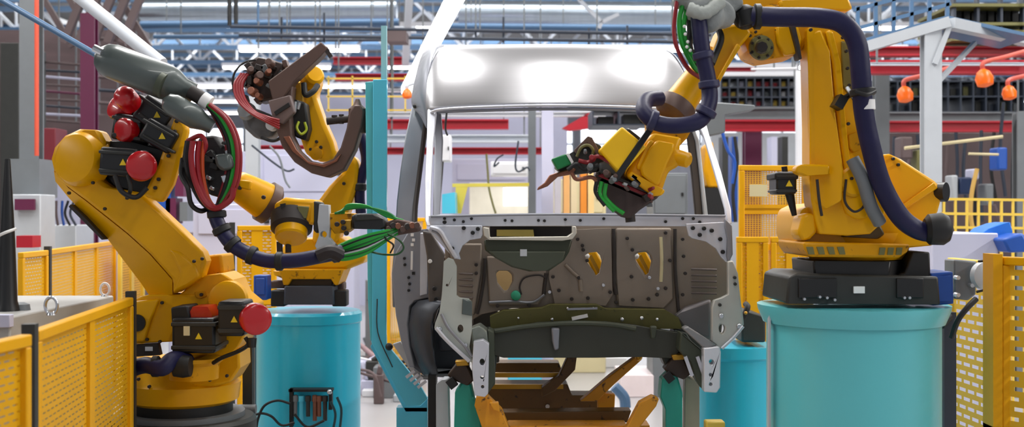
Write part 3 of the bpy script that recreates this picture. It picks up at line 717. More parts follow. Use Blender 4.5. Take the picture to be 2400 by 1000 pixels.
# dark base plate
b0 = pp('base_plate', [(1848, 650), (1870, 640), (2200, 648), (2205, 714), (1842, 712)], 6.42, .62, DGR, .012)
for (x0, x1) in ((1872, 1962), (2102, 2165)):
    q = MB(); q.pbox(x0, 652, x1, 698, 6.405, .02); link('recess_panel', q, BLKP, b0, bevel=.004)
q = MB(); q.pbox(2001, 671, 2027, 687, 6.41, .01); lab(link('type_label', q, TAPE, b0), 'small white label')
bolts(b0, [(1884, 700), (1920, 695), (1937, 697), (2118, 697), (2130, 697), (1955, 702)], 6.4, 4, CHR, 'bolt', .02)
q = MB(); q.rev(P(2005, 650, 6.72), (0, 0, 1), [(-.03, .42*M(250, 6.7)), (.10, .42*M(250, 6.7))], 40); link('slew_bearing', q, BLK, b0)
pp('dark_collar', [(1905, 610), (2090, 612), (2085, 650), (1908, 648)], 6.46, .5, BLKP, .01)
pp('cable_tray', [(2140, 590), (2180, 590), (2182, 650), (2100, 650), (2110, 640), (2120, 640)], 6.5, .3, BLK, .02)
# turret
q = MB(); q.rev(P(2005, 606, 6.75), (0, 0, 1), [(0, M(105, 6.7)), (.04, M(118, 6.7)), (.12, M(128, 6.7)), (.15, M(130, 6.7))], 48); tu = link('turret', q, YEL, A)
pp('turret_skirt', [(1882, 566), (2135, 572), (2128, 590), (2108, 604), (1898, 602), (1886, 584)], 6.36, .62, YELW, .015)
for i in range(4):
    pp('turret_recess', [(1890+i*24, 578), (1906+i*24, 578), (1910+i*24, 596), (1896+i*24, 596)], 6.352, .02, OLB, .002)
for i in range(3):
    pp('turret_recess', [(2062+i*20, 580), (2076+i*20, 580), (2073+i*20, 597), (2060+i*20, 597)], 6.352, .02, OLB, .002)
pp('turret_body', [(1872, 510), (1880, 490), (1905, 478), (1990, 470), (2080, 485), (2150, 520), (2185, 545), (2188, 575), (2135, 580), (1882, 575), (1872, 550)], 6.48, .56, YEL, .03)
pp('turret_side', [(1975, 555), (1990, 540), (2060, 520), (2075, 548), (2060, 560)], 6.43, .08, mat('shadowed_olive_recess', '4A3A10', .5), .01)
pp('cast_nose', [(1870, 545), (1880, 505), (1895, 497), (1915, 505), (1918, 540), (1900, 560), (1880, 565)], 6.38, .2, YEL, .03)
# balancer housing at right
bl = pp('balancer', [(2068, 362), (2085, 360), (2112, 372), (2192, 424), (2212, 445), (2206, 470), (2198, 500), (2165, 520), (2100, 520), (2075, 440)], 6.62, .34, YEL, .03)
pp('ridge', [(2090, 498), (2100, 506), (2200, 440), (2192, 426)], 6.6, .05, YEL, .01, parent=bl)
q = MB(); q.rev(P(2197, 450, 6.66), (.75, -.66, 0), [(0, M(23, 6.6)), (.05, M(23, 6.6))], 24); link('balancer_cap', q, BLKP, bl)
bolts(bl, [(2093, 372), (2105, 386)], 6.61, 4)
# lower arm (tall)
la = pp('lower_arm', [(1892, 68), (1910, 52), (1960, 50), (2000, 62), (2028, 95), (2036, 180), (2038, 260), (2050, 350), (2072, 420), (2080, 470), (2070, 520), (2040, 548), (1985, 552), (1920, 548), (1912, 520), (1902, 470), (1898, 420), (1898, 300)], 6.36, .18, YEL, .035)
pp('arm_face', [(1892, 80), (1925, 68), (1946, 120), (1958, 260), (1978, 400), (1974, 470), (1934, 492), (1904, 470), (1898, 420), (1894, 250)], 6.28, .10, YEL, .012, parent=la, slope=lambda x, y: max(0, (1965-x))*.0014)
pp('arm_rib', [(1936, 70), (1952, 70), (1972, 150), (1985, 300), (1996, 400), (1984, 420), (1966, 300), (1952, 150)], 6.32, .06, YEL, .015, parent=la)
pp('cover_plate', [(1884, 384), (1945, 386), (1946, 408), (1884, 412), (1866, 404), (1866, 390)], 6.28, .1, YEL, .012, parent=la)
pp('upper_pocket', [(1972, 95), (2000, 100), (2006, 215), (1990, 222), (1974, 200)], 6.345, .03, mat('pocket_olive', '7A6A2A', .5), .008, parent=la)
pp('middle_plate', [(1988, 315), (2022, 305), (2030, 345), (2000, 358), (1990, 345)], 6.34, .03, YELW, .008, parent=la)
q = MB(); q.ptube([(1983, 420, 6.3), (1980, 470, 6.3), (2000, 495, 6.3), (2020, 488, 6.3), (2030, 470, 6.3)], 3); link('oil_line', q, SEALD, la)
q = MB(); q.ptube([(1915, 420, 6.28), (1920, 470, 6.28), (1926, 505, 6.3)], 3.5); link('oil_line', q, SEALD, la)
q = MB(); q.rev(P(2003, 425, 6.31), (0, 1, 0), [(0, M(30, 6.3)), (.01, M(36, 6.3)), (.12, M(40, 6.3))], 36); link('joint_cover', q, YEL, la)
pp('knuckle', [(1972, 405), (1990, 385), (2020, 385), (2040, 410), (2050, 470), (2040, 510), (2010, 515), (1985, 500), (1970, 460)], 6.33, .12, YEL, .03, parent=la)
bolts(la, [(1996, 418), (2002, 395), (2010, 398), (1900, 70), (1930, 62), (1975, 88), (1983, 120), (1986, 160), (1990, 200), (1988, 290), (2016, 300)], 6.30, 4, SEALD)
pp('edge_strip', [(2004, 80), (2012, 82), (2026, 250), (2018, 252)], 6.34, .03, SEALD, .004, parent=la)
# motor J2 black box at left of the arm
mt = motor(A, (1820, 402, 1868, 455), None, 6.45, .2)
q = MB(); q.prism([(1816, 405), (1872, 405), (1872, 420), (1816, 420)], 6.44, .22); link('motor_lid', q, BLK, mt, bevel=.008)
q = MB(); q.cyl(P(1850, 452, 6.5), P(1862, 505, 6.5), M(11, 6.5), M(6, 6.5)); link('cable_plug', q, BLK, mt)
q = MB(); q.cyl(P(1840, 405, 6.5), P(1838, 390, 6.5), M(7, 6.5)); link('cable_plug', q, BLKP, mt)
# elbow
el = pp('elbow_housing', [(1748, 30), (1800, 10), (1900, 8), (1920, 60), (1885, 110), (1872, 128), (1790, 140), (1758, 128), (1745, 90)], 6.42, .30, YELW, .03)
q = MB(); q.rev(P(1784, 112, 6.42), (0, -1, 0), [(0, M(30, 6.4)), (.02, M(28, 6.4)), (.025, M(20, 6.4)), (.05, M(18, 6.4))], 28); g = link('gear_flange', q, OLB, el)
q = MB(); q.rev(P(1784, 112, 6.36), (0, -1, 0), [(0, M(15, 6.4)), (.03, M(13, 6.4))], 8); link('hub', q, SEALD, g)
bolts(el, [(1784+24*math.cos(t), 112+24*math.sin(t)) for t in [i*.9 for i in range(7)]]+[(1758, 84), (1771, 75), (1820, 70), (1760, 124), (1845, 110)], 6.40, 3.5, SEALD)
pp('elbow_plate', [(1818, 62), (1870, 58), (1882, 90), (1872, 124), (1840, 130), (1822, 100)], 6.38, .06, YEL, .012, parent=el)
pp('dark_gap', [(1852, 58), (1864, 58), (1876, 110), (1880, 138), (1872, 138), (1866, 110)], 6.34, .1, SEALD, .004, parent=el)
pp('top_housing', [(1700, -40), (1830, -40), (1835, 20), (1815, 22), (1762, 18), (1720, 24), (1700, 10)], 6.45, .3, YELW, .02)
pp('top_cover', [(1826, 0), (1990, -4), (2000, 20), (1985, 26), (1830, 22)], 6.4, .2, YEL, .02)
pp('elbow_bracket', [(1905, -60), (1975, -60), (1990, -10), (1960, 4), (1900, 2)], 6.45, .2, YELW, .02)
# forearm
fa = pp('forearm', [(1692, 62), (1745, 52), (1762, 78), (1735, 110), (1706, 150), (1684, 196), (1672, 200), (1664, 168), (1672, 112)], 6.34, .26, YEL, .03)
pp('forearm_edge', [(1728, 100), (1738, 108), (1706, 158), (1686, 196), (1680, 188), (1700, 150)], 6.3, .06, YEL, .01, parent=fa)
q = MB(); q.cyl(P(1650, 160, 6.4), P(1588, 250, 6.36), M(30, 6.4), M(40, 6.4), seg=32); link('forearm_tube', q, YEL, A)
q = MB(); q.cyl(P(1668, 120, 6.45), P(1648, 166, 6.42), M(24, 6.4), M(31, 6.4), seg=28); link('wrist_flange', q, YELW, A)
q = MB(); q.rev(P(1592, 243, 6.36), (-.55, -.25, -.75), [(0, M(44, 6.4)), (.03, M(47, 6.4)), (.075, M(44, 6.4)), (.09, M(32, 6.4))], 36); link('wrist_ring', q, BRN, A)
pp('wrist_block', [(1520, 262), (1600, 262), (1640, 270), (1610, 325), (1590, 345), (1520, 320)], 6.42, .2, YELW, .03)
# grey wrapped cover at the very top
q = MB(); q.tube([P(1600, -20, 6.15), P(1640, 14, 6.12), P(1672, 40, 6.14), P(1692, 20, 6.2), P(1715, -30, 6.25)], lambda t: M(34+7*math.sin(t*31), 6.2), seg=18, sub=10); link('protective_wrap', q, mat('grey_wrap_cloth', '8F9494', .6, bump=.6, scale=30), A, smooth=60)
q = MB(); q.tube([P(1612, 20, 6.05), P(1650, 30, 6.04), P(1690, 4, 6.08)], M(15, 6.1), rings=.15); link('protective_wrap', q, mat('grey_wrap_band', 'A2A8A4', .6, bump=.5, scale=30), A, smooth=60)
# hoses
hose(A, 'blue_hose', [(1765, 38, 6.2), (1830, 40, 6.15), (1920, 42, 6.12), (1975, 56, 6.12), (2008, 100, 6.12), (2018, 180, 6.12), (2024, 260, 6.14), (2040, 340, 6.16), (2066, 430, 6.2), (2108, 505, 6.24), (2150, 538, 6.28), (2190, 546, 6.3)], 23, BLUH,
     [(1775, 39, 6.2, 1, 0), (2022, 216, 6.13, .1, 1)])
q = MB(); q.rev(P(2026, 246, 6.14), (0.05, 0, -1), [(-.025, M(24.5, 6.14)), (.025, M(24.5, 6.14))], 20); link('white_tape', q, TAPE, A)
q = MB(); q.cyl(P(1750, 24, 6.22), P(1758, 58, 6.22), M(26, 6.2)); q.sph(P(1746, 40, 6.25), M(30, 6.2)); link('hose_coupling', q, BLK, A)
q = MB(); q.ptube([(1980, 230, 6.25), (2000, 215, 6.2), (2010, 200, 6.2)], 7); q.prism(rect(1973, 238, 22, 30, 30), 6.2, .1); link('hose_bracket', q, BLKP, A)
q = MB(); q.ptube([(1985, 205, 6.22), (1996, 222, 6.2), (2006, 240, 6.2)], 5); link('hose_spring', q, CHR, A)
q = MB(); q.ptube([(2004, 214, 6.05), (2030, 222, 6.04), (2050, 214, 6.1)], 5); link('hose_hook', q, BLK, A)
q = MB(); q.rev(P(2168, 538, 6.28), (1, -.1, 0.05), [(0, M(26, 6.3)), (.02, M(36, 6.3)), (.09, M(38, 6.3)), (.12, M(30, 6.3)), (.14, M(10, 6.3))], 28); link('hose_coupling', q, BLK, A)
hose(A, 'grey_hose', [(1998, 372, 6.26), (2022, 420, 6.24), (2040, 480, 6.26), (2062, 522, 6.3)], 16, MGR)
hose(A, 'blue_hose', [(1636, 20, 6.1), (1640, 70, 6.08), (1648, 130, 6.07), (1660, 190, 6.06), (1662, 240, 6.04), (1640, 282, 6.0), (1590, 294, 5.97), (1540, 288, 5.98), (1510, 262, 6.02), (1516, 236, 6.12), (1545, 230, 6.2)], 19, BLUH,
     [(1648, 130, 6.07, .2, 1), (1662, 198, 6.05, .1, 1), (1655, 262, 6.0, -.5, 1), (1530, 282, 5.98, -1, -.4)], cm=mat('navy_clamp', '25264A', .5))
hose(A, 'red_cable', [(1588, -10, 6.1), (1580, 60, 6.1), (1586, 110, 6.1), (1612, 160, 6.15), (1640, 182, 6.2)], 5, REDC, seg=8)
hose(A, 'green_cable', [(1600, 10, 6.12), (1592, 50, 6.12), (1598, 100, 6.12), (1622, 150, 6.16), (1636, 168, 6.2)], 6, GRNC, seg=8)
hose(A, 'green_cable', [(1612, 10, 6.14), (1602, 60, 6.14), (1608, 104, 6.14), (1630, 146, 6.18)], 6, GRNC, seg=8)
hose(A, 'black_cable', [(1600, 0, 6.18), (1618, 60, 6.2), (1615, 110, 6.2), (1640, 160, 6.22)], 9, BLK, seg=8)
for i, (x, y) in enumerate([(1604, 62), (1606, 80), (1612, 98), (1618, 118), (1610, 110)]):
    q = MB(); q.sph(P(x, y, 6.08), M(4, 6.1)); link('cable_tie', q, TAPE, A)
hose(A, 'yellow_green_cable', [(1700, 40, 6.3), (1725, 34, 6.25), (1750, 40, 6.3)], 5, mat('olive_green_cable', '7A8A1C', .5), seg=8)
hose(A, 'black_cable', [(1680, 60, 6.28), (1690, 90, 6.24), (1676, 130, 6.24), (1668, 150, 6.2)], 8, BLK, seg=8)
# weld gun of the right robot
gun = pp('weld_gun', [(1398, 402), (1440, 372), (1520, 400), (1545, 430), (1548, 458), (1500, 490), (1470, 498), (1440, 470), (1402, 440)], 6.35, .26, BRN, .012)
pp('gun_box', [(1458, 296), (1516, 344), (1456, 412), (1404, 352)], 6.14, .16, mat('bright_yellow_box', 'FFC400', .4), .01, parent=gun)
pp('gun_box_side', [(1460, 300), (1474, 300), (1530, 344), (1560, 380), (1480, 440), (1448, 410)], 6.36, .16, BLKP, .01, parent=gun)
q = MB(); q.prism([(1500, 345), (1530, 310), (1600, 322), (1592, 350), (1602, 366), (1590, 392), (1568, 400), (1552, 448), (1530, 456), (1466, 412)], 6.2, .24); mo = link('gun_motor', q, YEL, gun, bevel=.03)
pp('motor_rim', [(1470, 412), (1478, 400), (1560, 446), (1552, 458), (1532, 460)], 6.17, .26, YEL, .01, parent=gun)
pp('motor_rib', [(1512, 345), (1524, 326), (1536, 330), (1502, 400), (1490, 394)], 6.175, .06, YEL, .015, parent=gun)
q = MB(); q.rev(P(1585, 368, 6.24), (.8, -.5, -.25), [(-.04, M(20, 6.2)), (.07, M(18, 6.2)), (.08, M(12, 6.2))], 24); link('motor_port', q, YEL, gun)
pp('motor_face', [(1522, 346), (1540, 328), (1582, 336), (1580, 352), (1566, 380), (1546, 432), (1536, 436), (1504, 410), (1500, 392)], 6.165, .05, YEL, .02, parent=gun)
for i in range(22):
    q = MB(); t = random.random(); x = 1345+t*190; y = 352+t*96+random.uniform(-10, 30); s = random.uniform(4, 9)
    if 1395 < x < 1520 and y < 402: continue
    if i % 2: q.prism(rect(x, y, s*2.2, s*1.3, random.uniform(20, 60)), 6.17, .08)
    else: q.rev(P(x, y, 6.16), (random.uniform(-.4, .4), -1, .2), [(0, M(s, 6.2)), (.05, M(s*.8, 6.2))], 12)
    link('fitting', q, [MGR, SEALD, REDC, LGR, BRN, BLK][i % 6], gun, bevel=.003)
bolts(gun, [(1538, 342), (1522, 362), (1516, 378)], 6.19, 5, SEALD)
q = MB(); q.bar(P(1526, 300, 6.14), P(1440, 424, 6.14), M(15, 6.1), M(10, 6.1), up=(0, 1, 0)); link('strap', q, BLK, gun, bevel=.006)
for i, (y, m) in enumerate([(0, DGR), (10, REDC), (20, BRN), (30, MGR)]):
    pp('gun_plate', [(1402-y*.1, 402+y), (1412, 396+y), (1530, 450+y*.9), (1530, 458+y*.9)], 6.22+i*.02, .2, m, .004, parent=gun)
pp('gun_body', [(1395, 410), (1410, 400), (1545, 462), (1500, 492), (1478, 512), (1462, 508), (1420, 476)], 6.26, .2, mat('oily_brown_casting', '3A2A26', .5), .012, parent=gun)
pp('gun_arm', [(1300, 392), (1312, 372), (1352, 350), (1378, 326), (1408, 340), (1420, 372), (1400, 402), (1352, 408), (1318, 408)], 6.32, .12, DGR, .01, parent=gun)
pp('arm_plate', [(1345, 352), (1378, 318), (1388, 322), (1412, 366), (1404, 372), (1376, 336), (1352, 360)], 6.27, .06, BRN, .006, parent=gun)
pp('transformer', [(1404, 380), (1440, 376), (1452, 412), (1440, 430), (1410, 414)], 6.24, .14, MGR, .012, parent=gun)
q = MB(); q.ptube([(1352, 366, 6.28), (1362, 346, 6.25), (1378, 340, 6.25), (1390, 352, 6.25), (1384, 376, 6.28)], 3.5); link('wire_loop', q, OLB, gun)
pp('clamp_block', [(1292, 372), (1326, 360), (1340, 384), (1306, 398)], 6.22, .1, GRNB, .008, parent=gun)
pp('clamp_tip', [(1326, 360), (1333, 358), (1345, 380), (1340, 384)], 6.215, .1, TAPE, .003, parent=gun)
pp('electrode_arm', [(1262, 438), (1258, 446), (1284, 436), (1308, 414), (1340, 408), (1352, 396), (1340, 392), (1306, 404), (1288, 410), (1276, 428)], 6.28, .07, COP, .008, parent=gun)
for i, (a, m) in enumerate([([(1410, 425), (1406, 455), (1425, 480), (1440, 495)], GRNC), ([(1420, 430), (1418, 460), (1440, 485), (1462, 500)], GRNC), ([(1400, 420), (1396, 450), (1418, 482)], BLK), ([(1340, 405), (1352, 420), (1385, 415), (1400, 425)], COP), ([(1330, 398), (1352, 384), (1370, 396), (1402, 386)], BLK), ([(1430, 380), (1400, 366), (1380, 380), (1356, 376)], REDC)]):
    hose(gun, 'gun_cable', [(x, y, 6.18) for x, y in a], 5, m, seg=8)
q = MB(); q.cyl(P(1476, 500, 6.34), P(1478, 520, 6.34), M(12, 6.3)); link('electrode_tip', q, SEALD, gun)

# switch gear right of pedestal
w = T('blue_control_box', 'blue control box on the right edge of the robot base plate', 'control box', P(2203, 712, 6.5))
q = MB(); q.prism([(2182, 640), (2234, 636), (2236, 712), (2184, 716)], 6.5, .28); link('body', q, BLU, w, bevel=.008)
q = MB(); q.prism([(2196, 648), (2230, 645), (2231, 705), (2197, 708)], 6.488, .012); link('cover', q, BLU, w, bevel=.003)
w = T('junction_box', 'grey switch box with round disc on the right yellow fence', 'junction box', P(2262, 702, 6.9))
q = MB(); q.prism([(2236, 608), (2290, 612), (2288, 690), (2270, 704), (2236, 700)], 6.9, .16); bd = link('body', q, MGR, w, bevel=.01)
q = MB(); q.rev(P(2300, 645, 6.88), (.3, -1, 0), [(0, M(32, 6.9)), (.04, M(32, 6.9)), (.05, M(26, 6.9))], 28); link('disc_cover', q, LGR, w)
q = MB(); q.ptube([(2292, 612, 6.8), (2318, 614, 6.78), (2330, 645, 6.78), (2316, 674, 6.78), (2288, 684, 6.8)], 3); link('cable_loop', q, BLK, w)
bolts(w, [(2242, 650), (2242, 690), (2275, 668)], 6.88, 6, CHR, 'connector', .03)
q = MB(); q.ptube([(2288, 700, 6.8), (2266, 722, 6.78), (2245, 750, 6.8), (2230, 790, 6.85)], 7); link('cable', q, BLK, w)
w = T('steel_post', 'dark slim post at the right side of the large teal pedestal', 'post', (P(2220, 0, 7.0).x, 7, 0))
q = MB(); e = P(2220, 730, 7.0); q.box(e.x-.035, e.x+.035, 6.95, 7.03, 0, e.z); link('shaft', q, DPIPE, w)
q = MB(); q.cyl(P(2203, 760, 6.9), P(2222, 740, 6.95), .03); link('clamp', q, BLK, w)
# ================================================================== LEFT FRONT ROBOT (Y ~7)
YB = 7.0
base = P(430, 962, 7.15)
w = T('robot_plinth', 'round grey steel plinth under the left front robot', 'plinth', (base.x, 7.15, 0))
q = MB(); q.rev((base.x, 7.15, 0), (0, 0, 1), [(0, .43), (base.z-.05, .43), (base.z-.03, .41)], 48); link('drum', q, DGR, w)
q = MB(); q.rev((base.x, 7.15, base.z-.03), (0, 0, 1), [(0, .36), (.03, .36)], 48); link('top_disc', q, MGR, w)
B = T('welding_robot', 'yellow welding robot at left front with red motor caps and grey gas cylinders', 'robot', (base.x, 7.15, base.z))
def pb(name, pts, Y, D, m=YEL, bevel=.015, holes=(), parent=B, slope=None, **k):
    q = MB(); q.prism(pts, Y, D, holes, slope); return link(name, q, m, parent, bevel=bevel, **k)
q = MB(); q.rev(base, (0, 0, 1), [(0, .29), (.06, .29)], 40); link('bearing', q, BLK, B)
q = MB(); q.rev(base+Vector((0, 0, .055)), (0, 0, 1), [(0, .29), (.02, .325), (.10, .335), (.12, .34), (.14, .32), (.26, .27)], 56); tb = link('turntable', q, YEL, B)
bolts(tb, [(325, 888), (492, 890), (532, 880), (350, 905)], 6.83, 4, SEALD)
pb('base_casting', [(470, 838), (560, 818), (562, 862), (540, 896), (505, 905), (440, 905), (440, 840)], 6.86, .3, YEL, .03)
lb = pb('turret_body', [(306, 705), (330, 694), (352, 690), (420, 690), (455, 660), (480, 645), (520, 640), (545, 655), (560, 690), (590, 715), (588, 760), (560, 810), (540, 835), (440, 842), (410, 800), (310, 806), (300, 760)], 6.85, .34, YEL, .035)
pb('side_plate', [(312, 706), (372, 700), (352, 752), (338, 800), (314, 802)], 6.81, .06, YEL, .012, parent=lb)
q = MB(); q.rev(P(322, 756, 6.81), (0, -1, 0), [(0, M(20, 6.8)), (.015, M(20, 6.8))], 24); link('access_hole', q, BLK, lb)
q = MB(); q.rev(P(535, 702, 6.84), (0, -1, 0), [(-.02, M(46, 6.8)), (.03, M(44, 6.8)), (.04, M(36, 6.8))], 36); link('joint_cover', q, YEL, lb)
bolts(lb, [(340, 715), (380, 709), (375, 800), (345, 795), (472, 690)], 6.83, 4, SEALD)
pb('cast_pocket', [(455, 684), (480, 682), (484, 694), (470, 700), (458, 696)], 6.84, .02, YELW, .004, parent=lb)
# rear bracket behind the arm
pb('arm_bracket', [(470, 600), (520, 595), (524, 640), (480, 655), (462, 640)], 7.0, .3, YELW, .015)
# lower arm
la = pb('lower_arm', [(118, 372), (126, 345), (150, 318), (185, 302), (232, 304), (246, 330), (240, 380), (232, 420), (262, 440), (330, 452), (372, 490), (430, 545), (474, 590), (482, 612), (470, 650), (440, 672), (400, 690), (350, 692), (328, 660), (290, 610), (245, 550), (200, 505), (160, 462), (130, 425)], 6.90, .14, YEL, .02)
pb('arm_face', [(118, 372), (126, 345), (150, 318), (185, 302), (232, 304), (246, 330), (240, 380), (232, 420), (262, 440), (330, 452), (372, 490), (430, 545), (474, 590), (482, 612), (470, 650), (440, 672), (404, 690), (404, 656), (350, 595), (298, 548), (200, 470), (160, 440), (130, 415)], 6.77, .15, YEL, .02, parent=la)
def wsl(x, y): return min(1, max(0, ((x-200)*-190+(y-470)*204)/279/50))*.13
pb('arm_web', [(126, 400), (160, 440), (200, 470), (298, 548), (350, 595), (404, 656), (404, 690), (350, 692), (328, 660), (290, 610), (245, 550), (200, 505), (160, 462), (130, 425)], 6.78, .12, YEL, 0, parent=la, slope=wsl)
q = MB(); q.rev(P(182, 372, 6.76), (-.35, -1, .1), [(-.1, M(64, 6.8)), (.0, M(64, 6.8)), (.03, M(56, 6.8)), (.045, M(40, 6.8)), (.05, M(8, 6.8))], 40); link('shoulder_cap', q, YEL, la)
pb('edge_gap', [(165, 478), (195, 505), (245, 560), (238, 562), (188, 512), (160, 484)], 6.79, .12, SEALD, .004, parent=la)
pb('arm_shoulder', [(392, 582), (420, 640), (402, 688), (440, 672), (470, 650), (460, 620), (425, 590)], 6.76, .08, YEL, .02, parent=la)
bolts(la, [(206, 400), (218, 428), (246, 489), (298, 464), (455, 612), (474, 606), (162, 452)], 6.72, 4, SEALD)
# elbow side plate
ep = pb('elbow_plate', [(410, 268), (426, 276), (440, 302), (420, 378), (404, 432), (378, 476), (334, 458), (352, 420), (368, 388), (398, 300)], 6.70, .08, YEL, .02)
bolts(ep, [(410, 308), (395, 365), (388, 350), (372, 420), (364, 440), (414, 284)], 6.69, 4.5, SEALD)
# motors
motor(B, (232, 346, 322, 412), (332, 388, 35), 6.62, .24, 4)
m2 = motor(B, (330, 290, 410, 345), None, 6.66, .2, 30)
motor(B, (318, 235, 398, 300), None, 6.72, .22, 35)
motor(B, (262, 268, 330, 330), (288, 304, 28), 6.74, .2, 10, ax=(-.5, -1, 0))
motor(B, (258, 240, 310, 285), (268, 250, 26), 6.8, .2, 20, ax=(-.6, -.8, .3))
q = MB(); q.dome(P(306, 242, 6.7), (-.1, -1, .4), M(26, 6.7), .05, base=.08); lab(link('motor_cap', q, RED, B), 'round dark red motor cap')
pb('elbow_casting', [(240, 330), (330, 330), (400, 350), (372, 440), (330, 460), (262, 440), (240, 412)], 6.86, .2, BLKP, .02)
q = MB(); q.ptube([(270, 412, 6.6), (285, 448, 6.58), (318, 462, 6.6), (345, 440, 6.62)], 6); link('motor_cable', q, BLK, B)
q = MB(); q.ptube([(300, 410, 6.62), (306, 440, 6.6), (300, 462, 6.64)], 5); link('motor_cable', q, DGR, B)
# base motors
k = motor(B, (402, 745, 504, 828), None, 6.55, .28)
q = MB(); q.prism([(442, 735), (452, 718), (486, 718), (496, 735), (496, 746), (440, 746)], 6.6, .2); lab(link('motor_cap', q, RED, k), 'flat red motor cap')
q = MB(); q.prism([(400, 720), (440, 716), (446, 745), (420, 770), (402, 762)], 6.58, .22); link('motor_head', q, BLK, k, bevel=.01)
q = MB(); q.pbox(430, 764, 444, 786, 6.535, .01); link('label', q, CREAM, k)
motor(B, (510, 706, 572, 788), (600, 748, 37), 6.5, .24, 0, ax=(.35, -1, 0))
q = MB(); q.ptube([(575, 790, 6.5), (582, 806, 6.5), (560, 822, 6.52), (520, 838, 6.55), (500, 850, 6.6)], 5); link('motor_cable', q, BLK, B)
q = MB(); q.rev(P(590, 792, 6.5), (0, 0, -1), [(0, M(12, 6.5)), (.05, M(10, 6.5))], 16); link('cable_gland', q, BLKP, B)
q = MB(); q.rev(P(455, 845, 6.72), (0, 0, 1), [(-.10, M(56, 6.7)), (-.02, M(58, 6.7)), (-.0, M(66, 6.7)), (.02, M(66, 6.7))], 32); link('motor_mount', q, YELW, B)
hose(B, 'blue_hose', [(300, 868, 6.66), (340, 855, 6.5), (380, 862, 6.45), (405, 842, 6.5), (440, 846, 6.6)], 19, BLUH, [(365, 858, 6.48, 1, 0)])
q = MB(); q.rev(P(430, 858, 6.52), (1, 0, 0), [(-.05, M(24, 6.5)), (.0, M(27, 6.5)), (.04, M(24, 6.5))], 24); link('hose_coupling', q, BLK, B)
pb('dark_recess', [(308, 808), (370, 804), (376, 832), (310, 836)], 6.84, .05, SEALD, .004)
q = MB(); q.pbox(340, 812, 358, 822, 6.82, .03); link('connector', q, CHR, B)
# gas cylinders (counterbalance)
q = MB(); q.rev(P(222, 128, 6.5), P(440, 212, 6.6)-P(222, 128, 6.5), [(0, .01), (.015, M(22, 6.5)), (.05, M(36, 6.5)), (.10, M(42, 6.5)), (.40, M(43, 6.5)), (.45, M(38, 6.5)), (.50, M(26, 6.5)), (.56, M(23, 6.5))], 36); c1 = link('gas_cylinder', q, TANK, B)
q = MB(); q.rev(P(232, 118, 6.42), (-1, 0, .5), [(-.02, M(9, 6.5)), (.03, M(9, 6.5))], 14); link('eye_bolt', q, CHR, c1)
q = MB(); q.rev(P(372, 196, 6.5), (.9, 0, -.4), [(0, M(30, 6.5)), (.03, M(29, 6.5))], 28); link('band', q, OLV2, c1)
q = MB(); q.rev(P(382, 232, 6.45), P(500, 300, 6.5)-P(382, 232, 6.45), [(0, .01), (.02, M(20, 6.5)), (.06, M(27, 6.5)), (.20, M(27, 6.5)), (.26, M(18, 6.5)), (.30, M(16, 6.5))], 30); link('gas_cylinder', q, TANK, B)
q = MB(); q.cyl(P(445, 214, 6.52), P(478, 234, 6.52), M(17, 6.5)); link('hose_sleeve', q, SEALD, B)
q = MB(); q.cyl(P(474, 231, 6.52), P(492, 243, 6.52), M(18.5, 6.5)); link('white_band', q, TAPE, B)
# dress pack cable bundle
for i, (dx, Y, m, r) in enumerate([(0, 6.46, REDC, 5), (-9, 6.48, GRNC, 5), (-16, 6.5, BLK, 7), (7, 6.5, REDC, 5), (-24, 6.52, REDC, 4)]):
    hose(B, m.name.replace('_sheath', ''), [(490+dx*.3, 244, Y), (528+dx, 278, Y), (552+dx, 330, Y), (556+dx, 390, Y), (545+dx, 440, Y), (520+dx*.5, 482, Y)], r, m, seg=8)
for i, (dx, Y, m, r) in enumerate([(0, 6.40, REDC, 7), (14, 6.42, REDC, 6), (-12, 6.46, BLK, 7), (26, 6.44, mat('orange_cable', 'B4461E', .4), 5)]):
    hose(B, m.name.replace('_sheath', ''), [(452+dx, 330, Y), (448+dx, 370, Y), (456+dx*.8, 420, Y), (478+dx*.5, 470, Y), (505+dx*.3, 488, Y), (540, 468, Y), (548, 440, Y)], r, m, seg=8)
hose(B, 'black_cable', [(428, 372, 6.5), (425, 410, 6.45), (440, 440, 6.4), (448, 478, 6.42), (470, 494, 6.45), (492, 486, 6.5)], 6, BLK, seg=8)
hose(B, 'black_cable', [(455, 330, 6.55), (440, 350, 6.5), (432, 395, 6.5), (446, 440, 6.5)], 7, BLK, seg=8)
hose(B, 'red_cable', [(440, 330, 6.5), (470, 318, 6.45), (482, 340, 6.44), (470, 370, 6.46)], 6, REDC, seg=8)
cb = pb('cable_block', [(462, 322), (505, 315), (530, 352), (545, 390), (548, 430), (520, 465), (485, 455), (470, 410), (458, 370)], 6.56, .2, mat('oily_black_machinery', '1C1B1D', .5, var=.5, bump=.4, scale=25), .02)
for i in range(16):
    q = MB(); x = random.uniform(470, 540); y = random.uniform(330, 450); s = random.uniform(5, 11)
    q.prism(rect(x, y, s*2, s*1.4, random.uniform(0, 90)), 6.50, .1); link('fitting', q, [MGR, DGR, LGR, BLK, CHR][i % 5], cb, bevel=.006)
pb('valve_body', [(500, 362), (540, 358), (548, 392), (520, 402), (504, 388)], 6.44, .12, TANK, .02)
